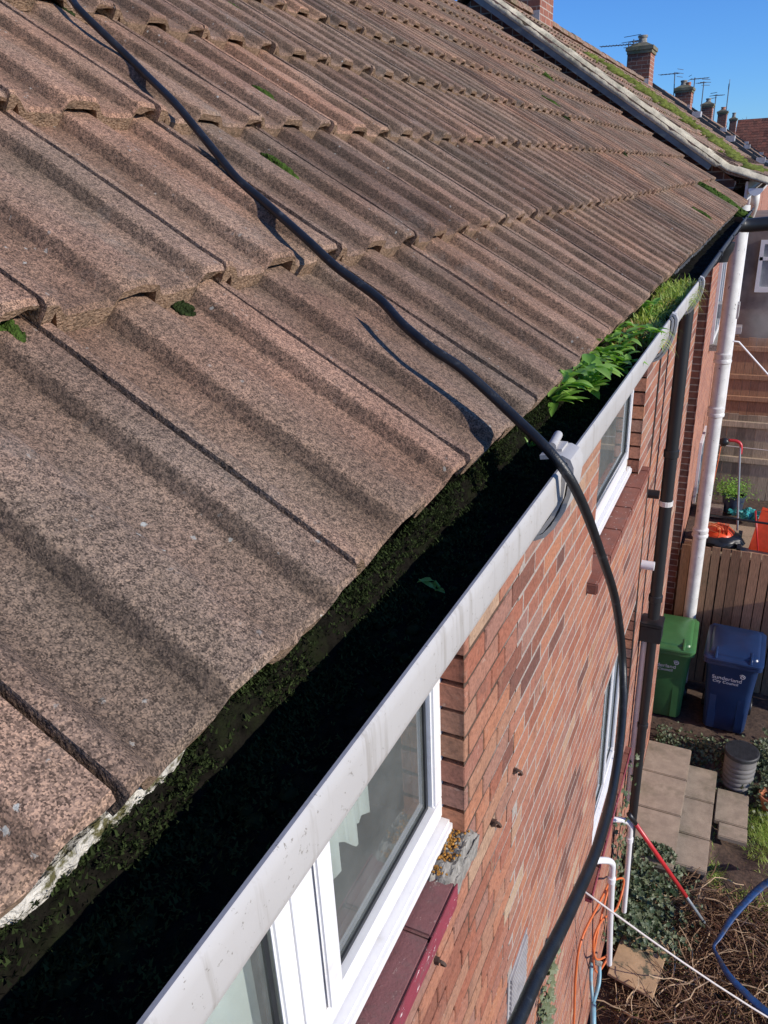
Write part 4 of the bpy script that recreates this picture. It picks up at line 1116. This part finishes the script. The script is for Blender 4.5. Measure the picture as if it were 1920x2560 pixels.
# --- wheelie bins
def rrect(hx, hy, r, n=5):
    P = []
    for (cx, cy, a0) in ((hx - r, hy - r, 0), (-hx + r, hy - r, 90), (-hx + r, -hy + r, 180), (hx - r, -hy + r, 270)):
        for k in range(n + 1):
            a = math.radians(a0 + 90 * k / n); P.append((cx + r * math.cos(a), cy + r * math.sin(a)))
    return P
def wheelie(loc, rot, mat, label):
    t = thing('wheelie_bin', loc, label, 'wheelie bin'); t.rotation_euler = (0, 0, rot); L0 = Vector(loc)
    def ring(mb, hx, hy, r, z, cy=0): return [mb.vert(Vector((x, y + cy, z)) + L0) for x, y in rrect(hx, hy, r)]
    def skin(mb, rs, c0=True, c1=True):
        for a, b in zip(rs[:-1], rs[1:]):
            n = len(a)
            for k in range(n): mb.face(a[k], a[(k + 1) % n], b[(k + 1) % n], b[k])
        if c0: mb.face(*rs[0][::-1])
        if c1: mb.face(*rs[-1])
    mb = MB(); skin(mb, [ring(mb, .20, .235, .05, .03), ring(mb, .215, .25, .06, .06), ring(mb, .235, .275, .07, .55), ring(mb, .255, .31, .07, .86), ring(mb, .27, .325, .06, .90), ring(mb, .272, .33, .06, .965)])
    bd = mb.build('body', mat, t, smooth=True, angle=35)
    mb = MB(); skin(mb, [ring(mb, .283, .352, .05, .925, -.005), ring(mb, .288, .357, .05, .93, -.005), ring(mb, .288, .357, .05, .965, -.005), ring(mb, .284, .352, .05, .97, -.005)])
    mb.build('rim', mat, t, smooth=True, angle=35)
    mb = MB(); skin(mb, [ring(mb, .290, .360, .06, .972, -.01), ring(mb, .294, .366, .06, .978, -.01), ring(mb, .294, .366, .06, .998, -.01), ring(mb, .280, .352, .06, 1.012, -.01), ring(mb, .245, .31, .06, 1.018, .0), ring(mb, .238, .30, .06, 1.035, .0), ring(mb, .215, .27, .06, 1.050, .01), ring(mb, .06, .07, .03, 1.054, .01)])
    ld = mb.build('lid', mat, t, smooth=True, angle=35)
    for sx in (-1, 1):
        mb = MB(); mb.tube([Vector((sx * .17, -.365, 1.006)) + L0, Vector((sx * .17, -.30, 1.040)) + L0, Vector((sx * .17, -.20, 1.046)) + L0], .014, 6)
        mb.build('lid_grip', mat, ld, smooth=True, angle=40)
    mb = MB(); mb.tube([Vector((-.25, .37, .985)) + L0, Vector((.25, .37, .985)) + L0], .016, 10)
    for sx in (-.25, -.08, .08, .25): mb.box(L0.x + sx - .012, L0.x + sx + .012, L0.y + .31, L0.y + .38, L0.z + .955, L0.z + .995)
    mb.build('handle', mat, t, smooth=True, angle=40)
    for sx in (-1, 1):                                           # moulded leg panels on the front
        mb = MB(); mb.box(L0.x + sx * .14 - .045, L0.x + sx * .14 + .045, L0.y - .272, L0.y - .235, L0.z + .05, L0.z + .52)
        o = mb.build('front_rib', mat, t); bevel(o, .012, 2)
    for sx in (-1, 1):
        mb = MB(); MM = Matrix.Translation(L0 + Vector((sx * .235, .22, .1))) @ Matrix.Rotation(math.pi / 2, 4, 'Y')
        mb.lathe([(.02, -.025), (.095, -.025), (.1, -.018), (.1, .018), (.095, .025), (.02, .025)], (0, 0, 0), 18, MM); mb.build('wheel', M['black'], t, smooth=True, angle=40)
    # printed council name on the front
    def text(body, size, x, z, align='RIGHT'):
        cu = bpy.data.curves.new('t', 'FONT'); cu.body = body; cu.size = size; cu.align_x = align; cu.extrude = .0006
        to = bpy.data.objects.new('t', cu); COL.objects.link(to); bpy.context.view_layer.update()
        me = bpy.data.meshes.new_from_object(to.evaluated_get(bpy.context.evaluated_depsgraph_get())); bpy.data.objects.remove(to)
        tilt = math.atan2(.035, .31)
        me.transform(Matrix.Translation((x, -.2925 - (z - .70) * .112, z)) @ Matrix.Rotation(math.pi / 2 + tilt, 4, 'X')); return me
    bm = bmesh.new()
    for (b, s, x, z) in (('Sunderland', .066, .115, .715), ('City Council', .05, .085, .668)):
        me = text(b, s, x, z); bm.from_mesh(me)
    for k in range(22):                                          # little swirl emblem
        a = k * .42; r = .008 + .0011 * k; x, z = .112 + r * math.cos(a), .800 + r * math.sin(a); y = -.2945 - (z - .70) * .112
        bmesh.ops.create_cube(bm, size=.0085, matrix=Matrix.Translation((x, y, z)) @ Matrix.Scale(.2, 4, (0, 1, 0)))
    me = bpy.data.meshes.new('lettering'); bm.to_mesh(me); bm.free(); me.materials.append(M['white_print'])
    o = bpy.data.objects.new('lettering', me); COL.objects.link(o); o.parent = t
    return t
wheelie((-.175, 8.0, -5.43), .03, M['bin_green'], 'green wheelie bin half hidden by the wall corner')
wheelie((.505, 7.98, -5.43), -.02, M['bin_blue'], 'dark blue wheelie bin beside the green one')

# --- chamber drum with black lid
dr = thing('inspection_chamber', (.70, 7.2, -5.68), 'grey ribbed plastic drum with a black textured lid beside the steps', 'drum')
prof = [(.10, 0), (.135, .01)]
for k in range(6): prof += [(.138, .05 + k * .058), (.152, .065 + k * .058), (.156, .085 + k * .058), (.150, .10 + k * .058)]
prof += [(.15, .42), (.15, .45)]
mb = MB(); mb.lathe(prof, (.70, 7.2, -5.68), 36); mb.build('body', M['drum_grey'], dr, smooth=True, angle=60)
mb = MB(); mb.lathe([(.15, .44), (.165, .445), (.168, .455), (.168, .482), (.160, .49), (.04, .49)], (.70, 7.2, -5.68), 36)
for i in range(-9, 10):
    for j in range(-9, 10):
        x, y = i * .0165, j * .0165
        if x * x + y * y < .148 ** 2: mb.box(.70 + x - .006, .70 + x + .006, 7.2 + y - .003, 7.2 + y + .003, -5.1905, -5.186)
mb.build('lid', M['drum_lid'], dr, smooth=True, angle=40)

# --- fences
def fence(name, x0, x1, y, z0, z1, mat, wd, label, rails, gap=.008, group=None):
    t = thing(name, ((x0 + x1) / 2, y, z0), label, 'fence', group); x = x0
    mb = MB()
    while x < x1:
        mb.cur = rnd(); w_ = wd * ru(.95, 1.05); mb.box(x, x + w_ - gap * ru(.3, 1.5), y, y + .018, z0, z1 + ru(-.012, .012)); x += w_
    mb.build('plank', mat, t)
    for zr_ in rails:
        mb = MB(); mb.cur = ru(.6, 1); mb.box(x0, x1, y - .04, y - .0005, zr_ - .04, zr_ + .04); o = mb.build('rail', mat, t); bevel(o, .006, 1)
    for xx in (x0 + .02, x0 + 1.9):
        mb = MB(); mb.cur = .4; mb.box(xx, xx + .075, y + .019, y + .09, z0, z1 + .03); mb.build('post', mat, t)
fence('wooden_fence', -.19, 3.2, 8.62, -5.5, -3.62, M['fence_brown'], .105, 'lower brown plank fence behind the wheelie bins', [], .012)
fence('wooden_fence', -.16, 4.0, 10.6, -3.74, -2.60, M['fence_grey'], .115, 'grey green plank fence behind the mower', [-2.72, -3.2], .006)
fence('wooden_fence', -.1, 5.0, 13.4, -4.0, -2.14, M['fence_brown'], .12, 'dark brown plank fence farthest up the gardens', [-2.3, -2.75, -3.1], .005)
shadow_fence = thing('wooden_fence', (2.2, 8.45, -5.6), 'unseen brown fence panel added to shade the lower fence', 'fence')  # out of view, added only to cast shade on the lower fence
mb = MB()
for k in range(4): mb.cur = rnd(); mb.box(2.2, 2.218, 8.22 + k * .1, 8.315 + k * .1, -5.6, -3.6)
mb.build('plank', M['fence_brown'], shadow_fence)
mb = MB(); mb.box(2.221, 2.29, 8.25, 8.32, -5.6, -3.55); mb.build('post', M['fence_brown'], shadow_fence)
mb = MB(); mb.box(.02, 1.6, 8.66, 9.6, -3.74, -3.715); o = mb.build('board', M['deck'], None); tag(o, 'pale plywood sheet lying behind the lower fence', 'board')

# --- lawnmower
mw = thing('lawnmower', (.2, 9.0, -3.71), 'orange electric lawnmower with black grass box and looped cable on its body', 'lawnmower')
mb = MB(); mb.blob((.17, 9.0, -3.60), .17, .20, .10, 24, 12, .05); mb.build('motor_cover', M['orange'], mw, smooth=True)
mb = MB()
for k in range(9): mb.box(.13 + k * .016, .138 + k * .016, 8.86, 9.08, -3.55, -3.492, jit=.002)
mb.build('cooling_fin', M['orange'], mw)
mb = MB(); mb.blob((.19, 8.98, -3.64), .25, .26, .085, 26, 12, .25, None, 4); mb.build('deck', M['black'], mw, smooth=True)
for sx, sy in ((-.03, 8.8), (.40, 8.8), (-.03, 9.18), (.40, 9.18)):
    mb = MB(); MM = Matrix.Translation((sx, sy, -3.66)) @ Matrix.Rotation(math.pi / 2, 4, 'Y'); mb.lathe([(.02, -.02), (.055, -.02), (.055, .02), (.02, .02)], (0, 0, 0), 14, MM)
    mb.build('wheel', M['black'], mw, smooth=True, angle=40)
mb = MB(); mb.tube(smooth_path([(-.02, 9.05, -3.55), (-.05, 9.25, -2.75), (-.055, 9.30, -2.60), (-.02, 9.3, -2.56), (.10, 9.3, -2.56), (.22, 9.3, -2.56), (.262, 9.3, -2.60), (.275, 9.25, -2.75), (.36, 9.05, -3.55)], 5), .012, 8); mb.build('handle', M['steel'], mw, smooth=True)
mb = MB(); mb.tube([(-.03, 9.3, -2.553), (.04, 9.3, -2.553)], .018, 8); mb.tube(smooth_path([(.13, 9.3, -2.553), (.22, 9.3, -2.556), (.268, 9.3, -2.60), (.276, 9.28, -2.70)], 4), .018, 8); mb.build('grip', M['red'], mw, smooth=True)
mb = MB(); mb.blob((.085, 9.29, -2.575), .055, .04, .05, 14, 8, .1); mb.build('switch_box', M['black'], mw, smooth=True)
mb = MB(); pts = [(.06, 9.28, -2.62), (.045, 9.2, -2.9), (.02, 9.1, -3.2), (-.02, 8.9, -3.45)]
for k in range(40):
    a = k * .55; pts.append((.10 + (.10 + .03 * math.sin(k)) * math.cos(a), 8.86 + .05 * math.sin(a * .7), -3.54 + .10 * math.sin(a) + .01 * math.sin(k * 2)))
mb.tube(smooth_path(pts, 4), .006, 6); mb.build('power_cable', M['orange_cable'], mw, smooth=True)
# pots, bags and tools on the boards
pl = thing('planter', (.27, 10.0, -3.71), 'navy tub holding a bushy green plant behind the mower', 'planter')
mb = MB(); mb.lathe([(.09, 0), (.11, .01), (.135, .21), (.145, .215), (.145, .24), (.12, .24), (.115, .19)], (.27, 10.0, -3.71), 20); mb.build('tub', M['navy'], pl, smooth=True, angle=40)
mb = MB()
for _ in range(700):
    c = Vector((.24 + random.gauss(0, .11), 10.0 + random.gauss(0, .09), -3.40 + random.gauss(0, .055))); a = rnd() * 6.28; mb.cur = rnd()
    leaf(mb, c, (math.cos(a), math.sin(a), ru(-.2, .8)), ru(.025, .05), ru(.006, .011))
mb.build('foliage', M['leaf'], pl)
mb = MB(); mb.box(-.06, .17, 9.75, 9.95, -3.714, -3.58)
for i in range(12):
    for j in range(6): mb.box(-.055 + i * .019, -.043 + i * .019, 9.745, 9.7499, -3.705 + j * .021, -3.697 + j * .021)
o = mb.build('metal_box', M['tread'], None); tag(o, 'small brown checker plate box behind the mower', 'box')
mb = MB()
for k in range(7): mb.blob((.50 + random.gauss(0, .07), 9.7 + random.gauss(0, .06), -3.64 + rnd() * .05), ru(.05, .09), ru(.05, .08), ru(.03, .06), 14, 8, .8, None, k)
tag(mb.build('rubbish_bag', M['teal'], None), 'crumpled teal and blue bag right of the planter', 'bag')
mb = MB(); mb.box(.56, .95, 8.92, 8.96, -3.70, -3.24, Matrix.Translation((.7, 9, -3.4)) @ Matrix.Rotation(-.25, 4, 'X') @ Matrix.Rotation(.12, 4, 'Y') @ Matrix.Translation((-.7, -9, 3.4)), jit=.03)
o = mb.build('plastic_sheet', M['orange'], None); bevel(o, .015, 2); tag(o, 'orange red plastic panel leaning at the right edge', 'panel')
mb = MB(); mb.tube([(.515, 8.95, -3.24), (.60, 8.85, -3.68)], .009, 8); tag(mb.build('red_stick', M['red'], None, smooth=True), 'thin red stick leaning in front of the orange panel', 'stick')
mb = MB(); mb.tube([(-.04, 8.58, -3.20), (.3, 8.58, -3.215), (.9, 8.58, -3.23), (2.2, 8.58, -3.24)], .013, 8); tag(mb.build('black_pole', M['black'], None, smooth=True), 'black pole running level in front of the lawnmower', 'pole')
mb = MB(); mb.tube([(-.08, 10.9, -1.72), (.06, 11.0, -1.75), (.55, 11.0, -2.25), (.9, 11, -2.6)], .012, 8); mb.build('bracket_arm', M['pvc'], n1, smooth=True)
mb = MB(); mb.tube([(-.1, 10.45, -2.98), (.7, 10.45, -3.0), (2, 10.45, -3.03)], .005, 6); tag(mb.build('washing_line', M['rope'], None), 'thin pale line strung along the grey green fence', 'line')

# --- red pole and other things low by the wall
mb = MB(); A, B_ = Vector((-.09, 4.45, -3.86)), Vector((.36, 5.0, -5.05)); 
mb = MB(); rp = thing('telescopic_pole', tuple(A), 'red telescopic pole propped against the white waste pipe', 'pole')
C_ = A.lerp(B_, .10); D_ = A.lerp(B_, 1.0); E_ = D_ + (B_ - A) * .38
mb.tube([C_, D_], .0165, 10); mb.build('handle', M['red'], rp, smooth=True)
mb = MB(); mb.tube([A, C_], .018, 10); mb.build('end_grip', M['black'], rp, smooth=True)
mb = MB(); mb.tube([D_, E_], .0125, 8); mb.build('inner_tube', M['steel'], rp, smooth=True)
oc = [(-.10, 3.93, -3.96), (-.12, 4.25, -4.3), (-.08, 4.5, -4.55), (-.09, 4.3, -4.62), (-.13, 3.8, -4.2), (-.14, 3.55, -4.1), (-.13, 3.7, -4.45), (-.10, 4.2, -5.0), (-.12, 4.33, -5.2), (-.16, 4.1, -5.1), (-.15, 3.7, -4.4), (-.13, 3.9, -4.1), (-.11, 4.0, -4.0), (-.14, 3.6, -3.85), (-.17, 3.25, -3.75), (-.18, 3.2, -4.0), (-.18, 3.28, -4.6), (-.19, 3.3, -5.6)]
mb = MB(); mb.tube(smooth_path(oc, 6), .0075, 6); tag(mb.build('extension_cable', M['orange_cable'], None, smooth=True), 'orange cable hung in loops from the lower white waste pipe', 'cable')
mb = MB(); a, b = Vector((-.19, 3.0, -3.06)), Vector((1.3, 3.62, -4.45)); mb.tube([a.lerp(b, t / 8) - Vector((0, 0, .05 * math.sin(math.pi * t / 8))) for t in range(9)], .0055, 8)
tag(mb.build('washing_line', M['rope'], None, smooth=True), 'white line stretched from the brick wall across the garden', 'line')
mb = MB(); MMx = Matrix.Translation((.1, 4.72, -5.55)) @ Matrix.Rotation(-.12, 4, 'Z') @ Matrix.Rotation(.10, 4, 'Y'); mb.box(-.19, .17, -.30, .27, -.018, .012, MMx); o = mb.build('board', M['plywood'], None); bevel(o, .004, 1)
tag(o, 'weathered tan plywood board lying tilted among the dead stems', 'board')
mb = MB(); hp = [(1.25, 6.1, -5.52), (.99, 5.75, -5.40), (.77, 5.33, -5.38), (.65, 5.02, -5.40), (.615, 4.93, -5.42), (.655, 4.85, -5.42), (.76, 4.70, -5.42), (1.02, 4.55, -5.46), (1.3, 4.45, -5.5)]
sp_ = smooth_path(hp, 5); rr = [(.034 - .022 * math.exp(-((i - 20) / 9.0) ** 2)) for i in range(len(sp_))]
mb.tube(sp_, rr, 10, flat=.45); tag(mb.build('flat_hose', M['blue_hose'], None, smooth=True), 'kinked blue lay flat hose across the dead brushwood', 'hose')
spd = thing('spade', (-.17, 3.75, -4.75), 'pale blue shafted spade with a worn grey grip leaning on the wall', 'spade')
mb = MB(); mb.tube([(-.125, 3.70, -4.88), (-.09, 3.58, -5.02), (-.02, 3.35, -5.6)], .019, 10)
mb.tube(smooth_path([(-.125, 3.70, -4.88), (-.165, 3.80, -4.80), (-.185, 3.90, -4.75)], 3), .013, 8); mb.tube(smooth_path([(-.125, 3.70, -4.88), (-.11, 3.80, -4.80), (-.13, 3.90, -4.75)], 3), .013, 8); mb.build('shaft', M['spade'], spd, smooth=True)
mb = MB(); mb.tube([(-.20, 3.91, -4.74), (-.115, 3.90, -4.745)], .02, 10); mb.build('grip', M['cement'], spd, smooth=True)
mb = MB(); mb.lathe([(.11, 0), (.135, .02), (.15, .2), (.158, .205), (.158, .225), (.14, .225), (.135, .05)], (.43, 4.05, -5.7), 24); tag(mb.build('bucket', M['black'], None, smooth=True, angle=40), 'black bucket rim at the bottom edge among the grass', 'bucket')
mb = MB(); mb.lathe([(.07, 0), (.10, .14), (.112, .145), (.112, .18), (.095, .18), (.09, .12)], (1.02, 7.05, -5.72), 20); tag(mb.build('plant_pot', M['terracotta'], None, smooth=True, angle=40), 'terracotta pot at the right edge beyond the grass patch', 'pot')

# --- vegetation low down
def stems(n, box, L, r, seg=5, up=.3):
    mb = MB()
    for _ in range(n):
        x, y = ru(box[0], box[1]), ru(box[2], box[3]); z = gz(x, y) + ru(0, .10); a = rnd() * 6.28; p = Vector((x, y, z)); pts = [p]; e = ru(0, up)
        for k in range(seg):
            a += random.gauss(0, .35); e += random.gauss(0, .3) - .08; p = p + Vector((math.cos(a), math.sin(a), math.sin(e) * .7)) * L * ru(.6, 1.2) / seg
            g_ = gz(p.x, p.y) + .005
            if p.z < g_: p.z = g_
            if p.x < -.17: p.x = -.17
            pts.append(p.copy())
        mb.cur = rnd(); mb.tube(pts, r * ru(.6, 1.4), 3, cap=False)
    return mb
mb = stems(2600, (-.05, 1.5, 3.8, 5.7), .30, .0032, 5, .5)
tag(mb.build('dead_brushwood', M['brush'], None), 'tangle of dead brown bracken and brushwood covering the garden', 'brushwood', None, 'stuff')
mb = stems(140, (.0, 1.4, 3.9, 5.6), .55, .0042, 7, .9)
tag(mb.build('dead_stems', M['brush_grey'], None), 'longer pale dead stems arching over the brown brushwood', 'stems', None, 'stuff')
mb = MB()
def tuft(cx, cy, rx, ry, n, L, q):
    for _ in range(n):
        x, y = cx + random.gauss(0, rx), cy + random.gauss(0, ry); a = rnd() * 6.28; q.cur = rnd()
        blade(q, (x, y, gz(x, y)), (math.cos(a) * .7, math.sin(a) * .7, 1), L * ru(.5, 1.2), ru(.002, .004), ru(.2, .8), 3)
tuft(.98, 6.72, .09, .22, 1500, .10, mb); tuft(.58, 5.95, .03, .10, 160, .12, mb); tuft(.85, 5.75, .10, .08, 250, .07, mb); tuft(1.0, 5.0, .10, .25, 250, .08, mb); tuft(.4, 4.1, .30, .15, 420, .12, mb)
tuft(.75, 4.55, .25, .25, 260, .10, mb); tuft(.30, 4.75, .12, .2, 160, .11, mb); tuft(1.1, 5.6, .15, .2, 220, .09, mb); tuft(.24, 6.3, .015, .4, 160, .06, mb); tuft(.525, 6.3, .015, .3, 150, .06, mb)
tag(mb.build('garden_grass', M['grass'], None), 'patches of bright grass between slabs and brushwood', 'grass', None, 'stuff')
def ivyleaf(mb, c, n, s):
    n = Vector(n).normalized(); u = n.cross(Vector((0.3, .2, 1))).normalized(); v = n.cross(u); a = rnd() * 6.28; u, v = u * math.cos(a) + v * math.sin(a), v * math.cos(a) - u * math.sin(a)
    P = [(0, -.5), (.45, -.35), (.32, 0), (.5, .25), (.15, .2), (0, .62), (-.15, .2), (-.5, .25), (-.32, 0), (-.45, -.35)]
    c = Vector(c); i = [mb.vert(c + u * p[0] * s + v * p[1] * s + n * s * .12 * abs(p[0])) for p in P]; o = mb.vert(c - n * s * .06)
    for k in range(10): mb.face(o, i[k], i[(k + 1) % 10])
mb = MB()
for _ in range(1900):
    x = -.12 + abs(random.gauss(0, .22)); y = ru(4.75, 5.62); z = gz(x, y) + ru(.05, .42) * max(.3, 1 - x * 1.2)
    if x > .62: continue
    if y > 5.45 and x < .24: z = max(z, -5.2)
    mb.cur = rnd() ** 1.4; ivyleaf(mb, (x, y, z), (ru(-.3, .8), ru(-.7, .3), ru(.4, 1)), ru(.025, .06))
for _ in range(420):
    y = ru(4.4, 5.3); z = ru(-5.3, -3.6); x = XW + ru(.01, .10)
    if rnd() < (z + 5.3) / 2.2: continue
    mb.cur = rnd() ** 1.2; ivyleaf(mb, (x, y, z), (1, ru(-.8, .3), ru(-.2, .8)), ru(.025, .05))
for _ in range(90):
    y = 2.35 + random.gauss(0, .04); z = ru(-3.4, -2.75); mb.cur = ru(.5, 1); ivyleaf(mb, (XW + ru(.01, .06), y, z), (1, -.5, .4), ru(.025, .045))
tag(mb.build('ivy', M['ivy'], None), 'variegated ivy spilling round the pipes at the wall foot', 'ivy', None, 'stuff')
mb = MB(); q = MB()
for _ in range(900):
    x = ru(-.15, .95); y = 7.28 + random.gauss(0, .12); z = gz(x, y) + ru(.0, .10); mb.cur = rnd(); ivyleaf(mb, (x, y, z), (ru(-.4, .6), ru(-.9, .2), ru(.4, 1)), ru(.02, .045))
for _ in range(500):
    x = .98 + random.gauss(0, .10); y = 7.3 + random.gauss(0, .2); z = gz(x, y) + ru(.0, .22); mb.cur = rnd(); ivyleaf(mb, (x, y, z), (ru(-.4, .6), ru(-.9, .2), ru(.4, 1)), ru(.03, .06))
tag(mb.build('bramble', M['ivy'], None), 'low dark bramble leaves in front of the wheelie bins', 'bramble', None, 'stuff')

# drifting steam from a flue at the far end of the neighbour
q = NT('steam'); v = q.coord(); q.t.nodes.remove(q.b)
nz = q.ramp(q.noise(v, 2.2, 4, .6), [(.42, 0.), (.7, 1.)])
ln = q.n('VectorMath', operation='LENGTH', i0=q.mapp(v, scale=(1.4, 1.4, .95))).outputs['Value']
fo = q.n('MapRange', Value=ln, **{'From Min': .15, 'From Max': .62, 'To Min': 1.0, 'To Max': 0.0}).outputs[0]
pv = q.n('VolumePrincipled', Color=(.95, .90, .90, 1), Density=q.math('MULTIPLY', q.math('MULTIPLY', nz, fo), 2.2))
q.t.links.new(pv.outputs[0], q.out.inputs['Volume'])
mb = MB(); mb.blob((0, 0, 0), .45, .45, .65, 20, 12, .1); o = mb.build('steam', q.m, None, smooth=True); o.location = (.42, 13.3, -1.75)
tag(o, 'pale steam drifting in front of the far brick outshot', 'steam', None, 'stuff')
